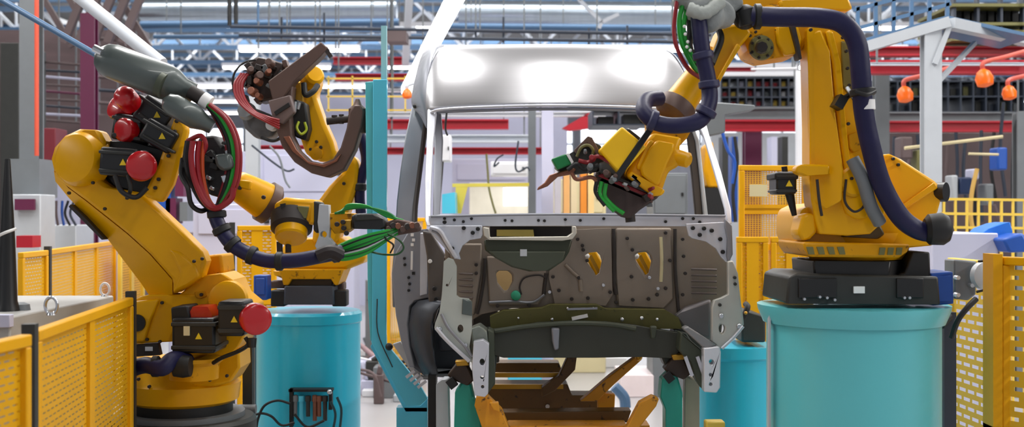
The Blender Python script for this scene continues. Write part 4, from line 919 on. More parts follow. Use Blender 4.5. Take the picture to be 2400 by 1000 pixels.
# forearm + wrist
ax = P(655, 492, 6.9)-P(535, 422, 6.75)
q = MB(); q.rev(P(540, 424, 6.75), ax, [(0, M(20, 6.8)), (.04, M(34, 6.8)), (.10, M(38, 6.8)), (.22, M(44, 6.8)), (.23, M(45, 6.8))], 36); fo = link('forearm', q, YEL, B)
L = ax.length
q = MB(); q.rev(P(540, 424, 6.75)+ax.normalized()*.225, ax, [(0, M(50, 6.8)), (.05, M(50, 6.8)), (.07, M(40, 6.8))], 36); link('wrist_seal', q, BRN, B)
bolts(fo, [(562, 440), (618, 462)], 6.63, 5, SEALD)
q = MB(); q.prism([(556, 420), (590, 424), (586, 446), (560, 440)], 6.62, .04); link('cast_boss', q, YEL, fo, bevel=.01)
wr = pb('wrist_housing', [(640, 478), (668, 462), (742, 468), (742, 528), (700, 524), (668, 518), (648, 514)], 6.62, .26, YEL, .02)
pb('wrist_recess', [(688, 478), (728, 480), (728, 520), (690, 516)], 6.612, .02, YELW, .01, parent=wr)
pb('recess_pocket', [(696, 482), (724, 484), (718, 512), (704, 512)], 6.60, .02, OLB, .004, parent=wr)
q = MB(); q.prism([(656, 478), (668, 476), (670, 492), (660, 494)], 6.6, .03); link('rubber_plug', q, BLK, wr)
q = MB(); q.rev(P(683, 535, 6.66), (.05, -.55, -.83), [(-.08, M(50, 6.7)), (-.0, M(48, 6.7)), (.02, M(38, 6.7)), (.03, M(37, 6.7))], 36); link('wrist_flange', q, SEALD, wr)
q = MB(); q.rev(P(683, 539, 6.65), (.05, -.55, -.83), [(0, M(38, 6.7)), (.045, M(37, 6.7)), (.055, M(33, 6.7))], 36); link('wrist_disc', q, YEL, wr)
for x in (655, 675):
    q = MB(); q.cyl(P(x, 566, 6.68), P(x+1, 592, 6.68), M(7, 6.7)); link('stud', q, SEALD, wr)
# white tool bracket
tb_ = pb('tool_bracket', [(748, 478), (770, 480), (772, 530), (770, 556), (790, 580), (786, 592), (745, 588), (738, 576), (748, 550), (744, 520)], 6.56, .08, LGR, .008, holes=[circ(758, 549, 8)])
pb('bracket_gap', [(734, 470), (754, 474), (758, 520), (744, 548), (734, 540)], 6.62, .1, DGR, .01, parent=tb_)
wg = pb('weld_gun', [(772, 500), (800, 498), (830, 500), (832, 530), (812, 545), (784, 548), (772, 530)], 6.6, .16, YELW, .012)
pb('gun_cylinder', [(823, 506), (836, 500), (880, 500), (902, 514), (904, 530), (896, 538), (826, 536)], 6.5, .18, BLKP, .02, parent=wg)
pb('cylinder_face', [(832, 502), (880, 501), (898, 514), (830, 518)], 6.488, .05, DGR, .01, parent=wg)
pb('gun_tip', [(900, 520), (930, 512), (965, 520), (985, 528), (985, 542), (950, 548), (930, 552), (900, 540)], 6.56, .1, BRN, .012, parent=wg)
for i in range(7):
    q = MB(); x = 910+i*11; q.rev(P(x, 532+random.uniform(-5, 8), 6.53), (.2, -1, 0), [(0, M(8, 6.5)), (.03, M(7, 6.5))], 8); link('electrode_fitting', q, [BRN, SEALD, COP][i % 3], wg)
pb('gun_mount', [(800, 516), (824, 514), (824, 538), (800, 540)], 6.55, .1, BRASS, .006, parent=wg)
bolts(wg, [(804, 520), (806, 534), (812, 546), (790, 525)], 6.54, 6, SEALD)
gp = [(760, 610), (800, 600), (850, 588), (900, 566), (935, 545)]
for i in range(11):
    d = (i-5)*4.2; m = [GRNC, BLK, GRNC, GRNC, mat('dark_green_cable', '0F5A26', .4)][i % 5] if i != 7 else LGR
    hose(wg, m.name.replace('_sheath', ''), [(770+random.uniform(-6, 6), 596+d*.3, 6.52), (810, 588+d*.9, 6.5-abs(d)*.001), (860, 572+d*.95, 6.48), (905, 552+d*.5, 6.5), (930, 540+d*.3, 6.54)], 4.5, m, seg=8)
for i in range(6):
    hose(wg, 'green_cable', [(785+i*4, 500, 6.6), (815, 490-i*2, 6.58), (860, 488-i*1.5+random.uniform(-3, 3), 6.56), (905, 496+i*2, 6.56), (935+i*2, 516, 6.58)], 2.8, GRNC if i % 2 else GRNB, seg=6)
hose(wg, 'green_cable', [(905, 545, 6.5), (935, 562, 6.48), (946, 580, 6.48), (932, 595, 6.48), (900, 596, 6.5), (870, 590, 6.5)], 2.5, mat('dark_green_cable_b', '144A24', .4), seg=6)
hose(wg, 'black_cable', [(895, 540, 6.52), (905, 560, 6.48), (922, 574, 6.46), (915, 592, 6.5)], 2.2, BLK, seg=6)
# big hanging hose
hose(B, 'blue_hose', [(500, 486, 6.5), (512, 525, 6.46), (538, 566, 6.42), (575, 592, 6.38), (625, 610, 6.34), (690, 610, 6.32), (750, 600, 6.34), (800, 590, 6.4)], 17, BLUH,
     [(508, 502, 6.48, .1, 1), (520, 538, 6.44, .5, 1), (545, 572, 6.41, .8, .8), (590, 598, 6.37, 1, .4), (655, 612, 6.33, 1, 0), (785, 593, 6.38, 1, -.2)], rings=0.0)
q = MB(); q.tube([P(745, 600, 6.3), P(775, 590, 6.3), P(800, 600, 6.32)], M(17, 6.3)); link('cable_shroud', q, mat('dark_shroud', '1E1618', .6, bump=.4, scale=20), B)

# ================================================================== BACK LEFT ROBOT (Y ~9)
C_ = T('welding_robot', 'yellow robot on the left teal pedestal holding a large brown C shaped weld gun', 'robot', t3)
def pc(name, pts, Y, D, m=YEL, bevel=.015, holes=(), parent=C_, **k):
    q = MB(); q.prism(pts, Y, D, holes); return link(name, q, m, parent, bevel=bevel, **k)
bp = pc('base_plate', [(666, 670), (782, 670), (784, 714), (664, 714)], 8.7, .5, mat('dark_blue_grey_plate', '3A3F4A', .5), .01)
for x in (652, 796):
    q = MB(); q.pbox(x-18, 680, x+16, 718, 8.72, .14); link('foot_block', q, BLK, bp, bevel=.01)
q = MB(); q.pbox(632, 658, 668, 676, 8.9, .14); link('rear_block', q, BRN, bp, bevel=.01)
q = MB(); q.pbox(778, 662, 806, 680, 8.9, .14); link('rear_block', q, BRN, bp, bevel=.01)
pc('dark_collar', [(672, 652), (782, 652), (780, 672), (674, 672)], 8.76, .4, BLKP, .01)
q = MB(); q.rev(P(728, 652, 9.0), (0, 0, 1), [(0, M(64, 9)), (.03, M(84, 9)), (.06, M(86, 9))], 40); q.add([], []); link('turntable', q, YELW, C_)
pc('turret_skirt', [(652, 632), (806, 632), (798, 652), (792, 668), (784, 668), (776, 654), (684, 654), (676, 668), (664, 668), (660, 650)], 8.72, .4, YELW, .012)
pc('turret_body', [(672, 560), (800, 556), (860, 598), (850, 616), (806, 634), (654, 634), (650, 600)], 8.9, .45, YEL, .03)
lo = pc('lower_arm', [(745, 470), (770, 436), (800, 405), (824, 360), (840, 380), (838, 432), (826, 470), (806, 520), (790, 570), (730, 570), (735, 520)], 8.85, .24, YEL, .03)
bolts(lo, [(806, 430), (790, 500)], 8.84, 4, SEALD)
up = pc('upper_arm', [(700, 170), (722, 150), (745, 165), (748, 195), (738, 220), (748, 250), (762, 290), (780, 330), (788, 362), (776, 378), (748, 378), (716, 362), (702, 320), (710, 280), (704, 240), (694, 205)], 8.7, .22, YEL, .03)
q = MB(); q.rev(P(742, 360, 8.7), (0, -1, 0), [(0, M(16, 8.7)), (.03, M(15, 8.7)), (.035, M(8, 8.7))], 20); link('joint_cover', q, YELW, up)
bolts(up, [(742, 332), (752, 345), (728, 350), (741, 356)], 8.68, 4, SEALD)
q = MB(); q.rev(P(735, 178, 8.64), (.4, -.8, .3), [(-.08, M(24, 8.6)), (.02, M(24, 8.6)), (.04, M(18, 8.6))], 28); link('wrist_cap', q, YEL, up)
q = MB(); q.tube([P(712, 195, 8.55), P(716, 222, 8.53), P(734, 214, 8.55), P(744, 200, 8.6)], M(7, 8.6)); link('wrist_band', q, BLK, up)
pc('wrist_block', [(660, 200), (705, 190), (712, 240), (700, 300), (670, 300)], 8.6, .2, BRASS, .01)
pc('dark_casting', [(684, 230), (716, 240), (724, 300), (716, 330), (690, 320), (676, 280)], 8.54, .16, BLK, .015)
q = MB(); q.ptube([(700, 285, 8.5), (696, 300, 8.48), (706, 314, 8.48), (718, 304, 8.5), (714, 286, 8.5)], 3); link('yellow_cable', q, mat('lime_cable', 'A8B820', .4), C_)
q = MB(); q.cyl(P(692, 238, 8.5), P(690, 262, 8.5), M(5, 8.5)); q.cyl(P(702, 240, 8.5), P(698, 256, 8.5), M(4, 8.5)); link('cylinder_rod', q, CHR, C_)
# C gun
outer = [(652, 170), (650, 250), (640, 262), (646, 300), (660, 342), (690, 380), (730, 406), (768, 416), (806, 398), (832, 350), (848, 295), (853, 262), (846, 246), (828, 246), (818, 262), (812, 300), (798, 345), (780, 372), (755, 382), (725, 376), (700, 352), (684, 318), (680, 270), (686, 200)]
cg = pc('weld_gun', outer, 8.42, .16, BRN, .012)
pc('gun_lip', [(664, 320), (686, 355), (724, 384), (760, 392), (790, 378), (800, 360), (782, 376), (757, 385), (722, 378), (694, 350), (678, 318)], 8.40, .03, COP, .004, parent=cg)
pc('gun_blade', [(628, 190), (752, 98), (768, 112), (752, 132), (690, 190), (660, 236), (640, 240)], 8.38, .14, BRN, .008, parent=cg)
q = MB(); q.bar(P(762, 112, 8.4), P(776, 134, 8.4), .02, .03); link('blade_tip', q, SEALD, cg)
pc('gun_plate', [(628, 236), (680, 222), (690, 262), (662, 290), (640, 280)], 8.36, .08, mat('gun_grey_brown', '6A5A58', .5), .008, parent=cg)
q = MB(); q.prism([(642, 262), (676, 240), (680, 248), (646, 270)], 8.34, .04); link('slot', q, BLK, cg)
q = MB(); q.rev(P(838, 262, 8.5), (0, 0, 1), [(-.15, M(22, 8.5)), (.02, M(21, 8.5)), (.05, M(10, 8.5)), (.09, M(5, 8.5))], 20); link('electrode_holder', q, BRN, cg)
q = MB(); q.cyl(P(766, 284, 8.5), P(818, 278, 8.5), M(9, 8.5)); q.cyl(P(784, 270, 8.5), P(784, 290, 8.5), M(7, 8.5)); q.cyl(P(800, 268, 8.5), P(800, 290, 8.5), M(6, 8.5)); link('electrode', q, SEALD, cg)
q = MB(); q.cyl(P(852, 290, 8.5), P(864, 262, 8.5), M(6, 8.5)); link('red_fitting', q, REDC, cg)
cl = pc('drive_unit', [(575, 150), (600, 132), (640, 140), (668, 150), (664, 200), (640, 232), (604, 240), (584, 210)], 8.55, .22, mat('oily_brown_drive', '3E302C', .5, var=.6, bump=.5, scale=20), .02, parent=C_)
for i in range(26):
    q = MB(); x = random.uniform(572, 668); y = random.uniform(138, 240); s = random.uniform(5, 12)
    if i % 3: q.prism(rect(x, y, s*2, s*1.3, random.uniform(0, 90)), 8.48, .1)
    else: q.rev(P(x, y, 8.47), (random.uniform(-.4, .4), -1, .2), [(0, M(s, 8.5)), (.06, M(s*.8, 8.5))], 14)
    link('fitting', q, [BRN, SEALD, BLK, COP, MGR, BRN][i % 6], cl, bevel=.004)
pc('gun_motor', [(560, 262), (590, 250), (640, 270), (650, 300), (640, 322), (600, 326), (572, 300)], 8.6, .2, mat('grey_motor_casting', '54565A', .5, var=.5, bump=.4, scale=18), .03)
q = MB(); q.rev(P(640, 294, 8.5), (-.2, -1, 0), [(0, M(14, 8.5)), (.05, M(12, 8.5))], 20); link('motor_port', q, LGR, C_)
q = MB(); q.rev(P(580, 262, 8.55), (-.2, -1, .4), [(0, M(22, 8.5)), (.04, M(20, 8.5))], 20); link('motor_port', q, MGR, C_)
for i in range(4):
    d = i*6
    hose(C_, 'red_cable', [(566+d, 172, 8.5), (550+d, 198, 8.46), (556+d, 232, 8.42), (585+d*.7, 262, 8.38), (620+d*.5, 282-d*.4, 8.34), (655, 300-d, 8.34)], 3.6, REDC, seg=8)
hose(C_, 'black_cable', [(600, 140, 8.5), (570, 148, 8.5), (548, 175, 8.5), (548, 215, 8.5), (570, 240, 8.5)], 2.5, BLK, seg=6)
hose(C_, 'black_cable', [(612, 322, 8.5), (640, 330, 8.48), (668, 318, 8.46)], 4, BLK, seg=6)
hose(C_, 'blue_hose', [(838, 300, 8.9), (852, 340, 8.9), (858, 380, 8.9), (846, 420, 8.9), (843, 460, 8.9), (846, 500, 8.9)], 12, BLUH, [(843, 438, 8.9, 0, 1)])
# ================================================================== VAN BODY IN WHITE
vb = P(1362, 900, 7.6)
V = T('van_body', 'unpainted silver steel van cab body without doors or glass on the yellow carrier', 'vehicle body', (vb.x, 7.6, vb.z))
def pv(name, pts, Y, D, m=STEELZ, bevel=.006, holes=(), parent=V, slope=None, **k):
    q = MB(); q.prism(pts, Y, D, holes, slope); return link(name, q, m, parent, bevel=bevel, **k)
# roof: header panel, curved back at top and at both corners
def prow(pts, fy): return [P(x, y, fy(i/(len(pts)-1))) for i, (x, y) in enumerate(pts)]
def lerp_row(keys, n=28):
    out = []
    for i in range(n+1):
        t = i/n*(len(keys)-1); k = min(int(t), len(keys)-2); u = t-k
        a = keys[max(k-1, 0)]; b_ = keys[k]; c = keys[k+1]; d = keys[min(k+2, len(keys)-1)]
        out.append(tuple(0.5*((2*b_[j])+(c[j]-a[j])*u+(2*a[j]-5*b_[j]+4*c[j]-d[j])*u*u+(3*b_[j]-a[j]-3*c[j]+d[j])*u**3) for j in range(3)))
    return out
r0 = [(1000, 262, 7.86), (1030, 254, 7.80), (1150, 247, 7.72), (1290, 244, 7.70), (1430, 246, 7.72), (1560, 252, 7.78), (1622, 262, 7.86)]
r1 = [(997, 225, 7.90), (1030, 222, 7.84), (1150, 216, 7.76), (1290, 214, 7.74), (1430, 215, 7.76), (1560, 219, 7.83), (1620, 228, 7.92)]
r2 = [(1003, 170, 8.00), (1036, 165, 7.93), (1150, 160, 7.85), (1290, 158, 7.83), (1430, 160, 7.85), (1550, 166, 7.92), (1608, 176, 8.03)]
r3 = [(1020, 125, 8.16), (1044, 118, 8.08), (1150, 113, 8.00), (1290, 111, 7.98), (1430, 113, 8.0), (1540, 121, 8.08), (1582, 134, 8.18)]
r4 = [(1040, 108, 8.40), (1056, 105, 8.30), (1150, 103, 8.24), (1290, 102, 8.22), (1430, 104, 8.24), (1530, 110, 8.30), (1562, 118, 8.40)]
r5 = [(1052, 118, 9.4), (1064, 115, 9.4), (1150, 112, 9.4), (1290, 111, 9.4), (1430, 112, 9.4), (1520, 118, 9.4), (1548, 126, 9.4)]
q = MB(); q.loft([[P(*p) for p in lerp_row(r)] for r in (r0, r1, r2, r3, r4, r5)])
rp = link('roof_panel', q, STEELR, V, solid=.012, smooth=80)
md = rp.modifiers.new('round', 'SUBSURF'); md.levels = 2; md.render_levels = 2
# flange under the roof panel (windscreen header)
q = MB(); pts = [(1004, 300, 7.84), (1008, 272, 7.84), (1030, 257, 7.78), (1150, 250, 7.70), (1290, 247, 7.68), (1430, 249, 7.70), (1560, 255, 7.76), (1612, 266, 7.82)]
q.tube([P(*p) for p in pts], M(3.5, 7.8), seg=8); link('windscreen_header', q, STEELZ, V)
q = MB(); pts = [(1012, 268, 7.9), (1034, 262, 7.84), (1150, 258, 7.78), (1290, 255, 7.76), (1430, 257, 7.78), (1600, 264, 7.84)]
q.tube([P(*p) for p in pts], M(4, 7.8), seg=8); link('header_inner', q, STEELD, V)
# left upper corner panel (side of roof)
q = MB()
a = [(1040, 107, 8.4), (1022, 118, 8.18), (1006, 160, 8.02), (1000, 215, 7.93), (1003, 262, 7.88), (1004, 300, 7.86)]
c = [(1030, 107, 8.7), (1006, 120, 8.55), (990, 160, 8.45), (984, 215, 8.38), (996, 262, 8.1), (1000, 300, 8.0)]
d = [(1012, 112, 9.2), (990, 128, 9.0), (975, 180, 8.8), (966, 225, 8.7), (968, 250, 8.65), (986, 270, 8.6)]
q.loft([[P(*p) for p in lerp_row(r, 16)] for r in (a, c, d)]); link('roof_corner', q, STEELD, V, solid=.008, smooth=80)
q = MB()
a = [(1562, 118, 8.4), (1584, 132, 8.2), (1608, 176, 8.04), (1622, 228, 7.92), (1626, 262, 7.88), (1640, 300, 7.8)]
d = [(1556, 124, 9.2), (1574, 138, 9.0), (1594, 180, 8.8), (1608, 230, 8.5), (1614, 262, 8.3), (1630, 300, 8.1)]
q.loft([[P(*p) for p in lerp_row(r, 16)] for r in (a, d)]); link('roof_corner', q, STEELD, V, solid=.008, smooth=80)
# A pillars
def pil(L, R, Ys, name, m, T_=.05):
    """closed box section swept down between left and right pixel edges"""
    q = MB(); n = len(L); vs = []
    for (l, r, Y) in zip(L, R, Ys):
        vs += [P(l[0], l[1], Y), P(r[0], r[1], Y), P(r[0], r[1], Y)+Vector((0, T_, 0)), P(l[0], l[1], Y)+Vector((0, T_, 0))]
    fs = [(0, 1, 2, 3), tuple((n-1)*4+k for k in (3, 2, 1, 0))]
    for i in range(n-1):
        for k in range(4):
            j = (k+1) % 4; fs.append((i*4+k, i*4+j, (i+1)*4+j, (i+1)*4+k))
    q.add(vs, fs); return link(name, q, m, V, bevel=.008)
pil([(1002, 255), (1000, 330), (996, 420), (996, 515), (1000, 530)], [(1024, 255), (1016, 330), (1011, 420), (1008, 515), (1012, 530)], [7.84, 7.66, 7.45, 7.24, 7.2], 'windscreen_pillar', STEELZ, .06)
pil([(1014, 262), (1018, 330), (1016, 420), (1014, 510)], [(1034, 266), (1038, 330), (1034, 420), (1030, 510)], [7.95, 7.85, 7.65, 7.45], 'pillar_inner', STEELD, .05)
pil([(1626, 262), (1650, 320), (1674, 400), (1700, 490), (1704, 525)], [(1648, 262), (1664, 320), (1690, 400), (1714, 490), (1716, 525)], [7.84, 7.66, 7.45, 7.24, 7.2], 'windscreen_pillar', STEELZ, .05)
pil([(1600, 268), (1612, 330), (1622, 420), (1630, 508)], [(1616, 268), (1630, 330), (1640, 420), (1648, 508)], [8.0, 8.0, 7.95, 7.9], 'pillar_inner', mat('dark_pillar_steel', '4A4644', .5, .3), .05)
pil([(1616, 290), (1630, 330), (1641, 420), (1649, 508)], [(1624, 290), (1640, 330), (1650, 420), (1660, 508)], [7.98, 7.98, 7.93, 7.88], 'pillar_inner', LGR, .03)
# B pillar / side frame at left
sp = pil([(966, 246), (950, 320), (938, 400), (930, 470), (925, 560), (918, 640), (920, 720)], [(997, 246), (996, 300), (984, 400), (975, 470), (970, 560), (968, 640), (960, 720)], [8.7, 8.6, 8.5, 8.4, 8.3, 8.3, 8.3], 'side_frame', STEELD, .12)
for off, m in ((.30, LGR), (.55, DGR), (.75, STEELZ)):
    L = [(966, 250), (950, 320), (938, 400), (930, 470), (925, 560), (918, 640), (920, 700)]; R = [(997, 250), (996, 320), (984, 400), (975, 470), (970, 560), (968, 640), (960, 700)]
    q = MB(); q.tube([P(l[0]+(r[0]-l[0])*off, l[1], 8.69-.07*i) for i, (l, r) in enumerate(zip(L, R))], .010, seg=8); link('side_rib', q, m, V)
q = MB(); q.tube([P(972, 248, 8.5), P(988, 250, 8.45), P(998, 262, 8.4), P(996, 300, 8.35), P(984, 400, 8.3), P(974, 480, 8.2), P(972, 530, 8.1)], .018, seg=8); link('door_seal_flange', q, SEALD, V)
# side body below the waistline, left
sb = pv('side_panel', [(958, 540), (1002, 536), (1022, 560), (1034, 590), (1040, 640), (1040, 705), (1000, 698), (972, 704), (960, 718), (955, 760), (960, 810), (972, 860), (960, 860), (940, 800), (928, 740), (918, 640), (928, 590)], 8.1, .10, STEELD)
pv('sill_panel', [(985, 545), (1004, 545), (1000, 690), (984, 694)], 8.06, .05, STEELZ, parent=sb)
for i, y in enumerate((550, 562, 573, 640)):
    q = MB(); q.prism(rect(966+i % 2*3, y, 7, 7), 8.09, .02); link('slot', q, TAPE if i < 3 else BLK, sb)
q = MB(); q.prism([(963, 588), (968, 588), (967, 632), (962, 632)], 8.09, .02); link('slot', q, TAPE, sb)
bolts(sb, [(948, 605), (949, 620), (958, 650), (960, 665), (958, 680)], 8.09, 3.5, BLK)
pv('post_panel', [(990, 540), (1010, 545), (1045, 600), (1040, 640), (1034, 700), (1016, 760), (1004, 700), (1000, 600)], 7.9, .08, mat('taupe_panel_steel', '5D5855', .45, .4), .01)
bolts(V, [(1008, 612)], 7.89, 5, TAPE)
bolts(V, [(1018, 676), (1022, 700)], 7.89, 5, BLK)
# wheel arch
q = MB()
o_ = [(1004, 702), (980, 706), (966, 722), (960, 760), (966, 810), (980, 850), (994, 876)]
i_ = [(1042, 708), (1030, 716), (1016, 735), (1010, 765), (1012, 810), (1018, 848), (1026, 876)]
q.loft([[P(x, y, 8.08) for x, y in o_], [P(x+8, y, 8.0) for x, y in o_], [P(x, y, 7.7) for x, y in i_]]); link('wheel_arch', q, ARCH, V, solid=.01, smooth=80)
wa = pv('wheel_housing', [(985, 692), (1040, 700), (1042, 740), (1100, 820), (1100, 862), (1052, 884), (996, 882), (968, 862), (958, 800), (952, 750), (956, 712)], 8.2, .10, ARCH, .02)
pv('housing_rib', [(996, 850), (1000, 760), (1012, 745), (1020, 850), (1010, 880)], 8.12, .05, mat('arch_rib_steel', '555A62', .4, .3), .02, parent=wa)
pv('housing_swage', [(1026, 760), (1060, 770), (1090, 820), (1030, 824)], 8.1, .06, ARCH, .015, parent=wa)
pv('housing_floor', [(985, 866), (1055, 868), (1100, 850), (1102, 864), (1055, 886), (996, 882)], 8.08, .12, MGR, .02, parent=wa)
pv('inner_panel', [(1040, 690), (1160, 690), (1172, 760), (1170, 850), (1110, 850), (1060, 780)], 7.62, .04, mat('dark_inner_panel', '45423E', .5, .3, .3, 10), .01)
pv('inner_panel', [(1580, 720), (1700, 700), (1690, 790), (1650, 850), (1580, 840)], 7.62, .04, bpy.data.materials['dark_inner_panel'], .01)
# ---------------- cowl beam
cw = pv('cowl_beam', [(1004, 506), (1030, 503), (1300, 502), (1560, 503), (1700, 505), (1704, 530), (1560, 530), (1300, 529), (1130, 530), (1036, 532), (1010, 528)], 7.16, .14, STEELZ, .012)
q = MB(); q.ptube([(1010, 507, 7.15), (1300, 502, 7.13), (1700, 506, 7.15)], 3, seg=8); link('cowl_flange', q, STEELD, cw)
hs = [(1042, 512, 3), (1065, 515, 3), (1086, 519, 5), (1105, 512, 3), (1184, 516, 3), (1200, 517, 3), (1262, 516, 3), (1276, 517, 3), (1325, 514, 3), (1360, 516, 3), (1415, 512, 3), (1560, 519, 5), (1600, 512, 3), (1640, 520, 4), (1625, 512, 3)]
bolts(cw, [(x, y) for x, y, r in hs], 7.155, 3.6, BLK)
# gussets (left and right upper)
gl = pv('corner_gusset', [(1010, 528), (1130, 528), (1132, 550), (1128, 558), (1102, 562), (1084, 576), (1076, 594), (1080, 608), (1068, 606), (1050, 590), (1028, 566), (1004, 540)], 7.12, .03, STEELZ, .004)
q = MB(); q.ptube([(1008, 532, 7.1), (1030, 540, 7.1), (1046, 565, 7.1), (1070, 604, 7.1)], 5, seg=8); link('gusset_edge', q, STEELZ, gl)
q = MB(); q.ptube([(1012, 540, 7.11), (1030, 552, 7.11), (1062, 600, 7.11)], 2.5, seg=6); link('gusset_swage', q, STEELD, gl)
bolts(gl, [(1087, 534), (1042, 520), (1060, 582), (1108, 545), (1120, 536)], 7.11, 5, BLK)
gr = pv('corner_gusset', [(1608, 524), (1700, 520), (1714, 528), (1716, 580), (1712, 614), (1702, 614), (1690, 602), (1678, 582), (1655, 566), (1622, 558), (1614, 552)], 7.12, .03, STEELZ, .004)
pv('gusset_side', [(1700, 512), (1716, 528), (1718, 596), (1708, 616), (1704, 600), (1706, 560), (1700, 530)], 7.08, .06, STEELD, .006, parent=gr)
bolts(gr, [(1650, 535), (1624, 534), (1688, 560), (1694, 590), (1668, 540), (1640, 550)], 7.11, 5, BLK)
# side brackets
bl_ = pv('front_bracket', [(1040, 612), (1050, 604), (1062, 608), (1070, 624), (1070, 692), (1078, 698), (1098, 700), (1106, 708), (1106, 772), (1100, 812), (1108, 850), (1090, 842), (1030, 786), (1018, 768), (1020, 756), (1030, 730), (1036, 690)], 7.05, .05, mat('grey_green_zinc', 'BABFB8', .42, .35, .1, 9, bump=.05), .008, holes=[circ(1079, 770, 7, 12, 10), circ(1048, 668, 3.5, 8)])
q = MB(); q.ptube([(1034, 735, 7.03), (1052, 770, 7.03), (1090, 812, 7.03), (1106, 836, 7.03)], 3.5, seg=6); link('bracket_swage', q, STEELD, bl_)
q = MB(); q.ptube([(1022, 768, 7.03), (1050, 800, 7.03), (1100, 846, 7.03)], 5, seg=6); link('bracket_edge', q, STEELZ, bl_)
pv('bracket_tab', [(1084, 700), (1106, 706), (1106, 740), (1082, 736)], 7.03, .03, TANK, .004, parent=bl_)
bolts(bl_, [(1032, 770), (1092, 808)], 7.04, 5, CHR)
br_ = pv('front_bracket', [(1706, 612), (1718, 610), (1730, 640), (1736, 700), (1742, 740), (1744, 760), (1732, 780), (1700, 806), (1686, 822), (1678, 808), (1668, 800), (1668, 720), (1672, 704), (1690, 698), (1706, 690), (1706, 640)], 7.05, .05, mat('pale_zinc', 'BEBEB8', .42, .35, .1, 9, bump=.05), .008, holes=[circ(1692, 770, 7, 12, 11)])
q = MB(); q.ptube([(1742, 764, 7.03), (1720, 790, 7.03), (1692, 816, 7.03)], 4, seg=6); link('bracket_edge', q, STEELZ, br_)
bolts(br_, [(1722, 650), (1723, 665), (1687, 714)], 7.04, 4, DGR)
bolts(br_, [(1732, 764), (1690, 740)], 7.04, 6, CHR)
# chassis rail ends
rl = pv('chassis_rail', [(1110, 800), (1132, 796), (1146, 806), (1144, 922), (1136, 930), (1112, 926), (1106, 860)], 6.98, .09, STEELZ, .008, holes=[circ(1130, 848, 6, 12, 8), circ(1130, 884, 4.5, 10), circ(1131, 906, 4, 10)])
pv('rail_top', [(1104, 770), (1124, 762), (1142, 776), (1146, 812), (1132, 806), (1108, 808)], 7.1, .2, mat('mottled_zinc', '8A9088', .4, .6, .3, 18), .008, parent=rl)
rr_ = pv('chassis_rail', [(1649, 816), (1686, 812), (1690, 824), (1688, 908), (1680, 920), (1650, 918)], 6.98, .09, mat('white_zinc', 'E2E4EC', .35, .3, .06, 9), .008, holes=[circ(1668, 848, 6, 12), circ(1666, 878, 4, 10), circ(1666, 900, 4, 10)])
pv('rail_brace', [(1600, 770), (1612, 764), (1668, 800), (1680, 808), (1652, 818), (1646, 812)], 7.02, .1, mat('grey_brace_steel', '8E8E90', .45, .4), .01)
pv('rail_side', [(1596, 778), (1646, 820), (1650, 916), (1632, 890), (1618, 850), (1590, 820)], 7.1, .16, OLV2, .01)
pv('rail_side', [(1144, 770), (1158, 776), (1160, 900), (1144, 922)], 7.1, .16, OLV2, .01)
for x in (1612, 1640):
    q = MB(); q.bar(P(x-6, 835, 7.08), P(x+10, 880, 7.08), .02, .02); link('rail_rib', q, STEELZ, rr_)
# ---------------- firewall
def teard(cx, cy): return [(cx-20, cy-14), (cx-10, cy-20), (cx+8, cy-22), (cx+16, cy-14), (cx+20, cy), (cx+17, cy+16), (cx+14, cy+28), (cx+6, cy+34), (cx, cy+22), (cx-8, cy+12), (cx-16, cy)]
fw = pv('firewall', [(1040, 530), (1130, 528), (1400, 528), (1612, 528), (1712, 560), (1712, 700), (1680, 720), (1600, 768), (1570, 742), (1500, 730), (1420, 728), (1290, 722), (1200, 722), (1130, 736), (1090, 760), (1060, 720), (1044, 620)], 7.46, .03, SEAL, .004,
        holes=[teard(1391, 612), teard(1507, 612), [(1162, 640), (1170, 634), (1190, 634), (1200, 644), (1200, 660), (1190, 680), (1182, 682), (1166, 662)]])
# stamped raised panels
for i, pts in enumerate([[(1052, 570), (1130, 570), (1128, 640), (1112, 740), (1072, 730), (1060, 640)], [(1296, 540), (1432, 534), (1436, 690), (1420, 716), (1300, 712), (1286, 650)], [(1444, 534), (1574, 534), (1580, 700), (1560, 722), (1446, 716), (1440, 620)]]):
    hl = [teard(1391, 612)] if i == 1 else ([teard(1507, 612)] if i == 2 else ())
    pv('pressed_panel', pts, 7.42, .04, SEAL, .012, holes=hl, parent=fw)
pv('pressed_panel', [(1140, 600), (1280, 604), (1282, 680), (1262, 716), (1146, 716)], 7.42, .04, SEAL, .012, parent=fw, holes=[[(1162, 640), (1170, 634), (1190, 634), (1200, 644), (1200, 660), (1190, 680), (1182, 682), (1166, 662)]])
for pts in ([(1438, 536), (1440, 600), (1440, 660), (1444, 690)], [(1136, 605), (1134, 650), (1126, 700), (1118, 735)], [(1582, 536), (1582, 620), (1586, 680), (1592, 745)], [(1280, 640), (1276, 670), (1274, 690)]):
    q = MB(); q.tube([P(x, y, 7.42) for x, y in pts], M(4.5, 7.4), seg=8); link('seam_sealer', q, SEALD, fw)
for y in range(640, 700, 14):
    q = MB(); q.tube([P(1050, y, 7.44), P(1108, y+2, 7.41)], M(3, 7.4), seg=6); link('swage_line', q, mat('swage_brown', '665B57', .5) if y == 640 else bpy.data.materials['swage_brown'], fw)
    q = MB(); q.tube([P(1620, y-10, 7.44), P(1680, y-8, 7.41)], M(3, 7.4), seg=6); link('swage_line', q, bpy.data.materials['swage_brown'], fw)
q = MB(); q.tube([P(1549, 555, 7.42), P(1551, 610, 7.42), P(1549, 660, 7.42)], M(4, 7.4), seg=8); link('raised_rib', q, CREAM, fw)
q = MB(); q.tube([P(1222, 690, 7.41), P(1218, 670, 7.41), P(1230, 650, 7.41), P(1262, 644, 7.41), P(1278, 650, 7.41)], M(2, 7.4), seg=6); link('wire', q, SEALD, fw)
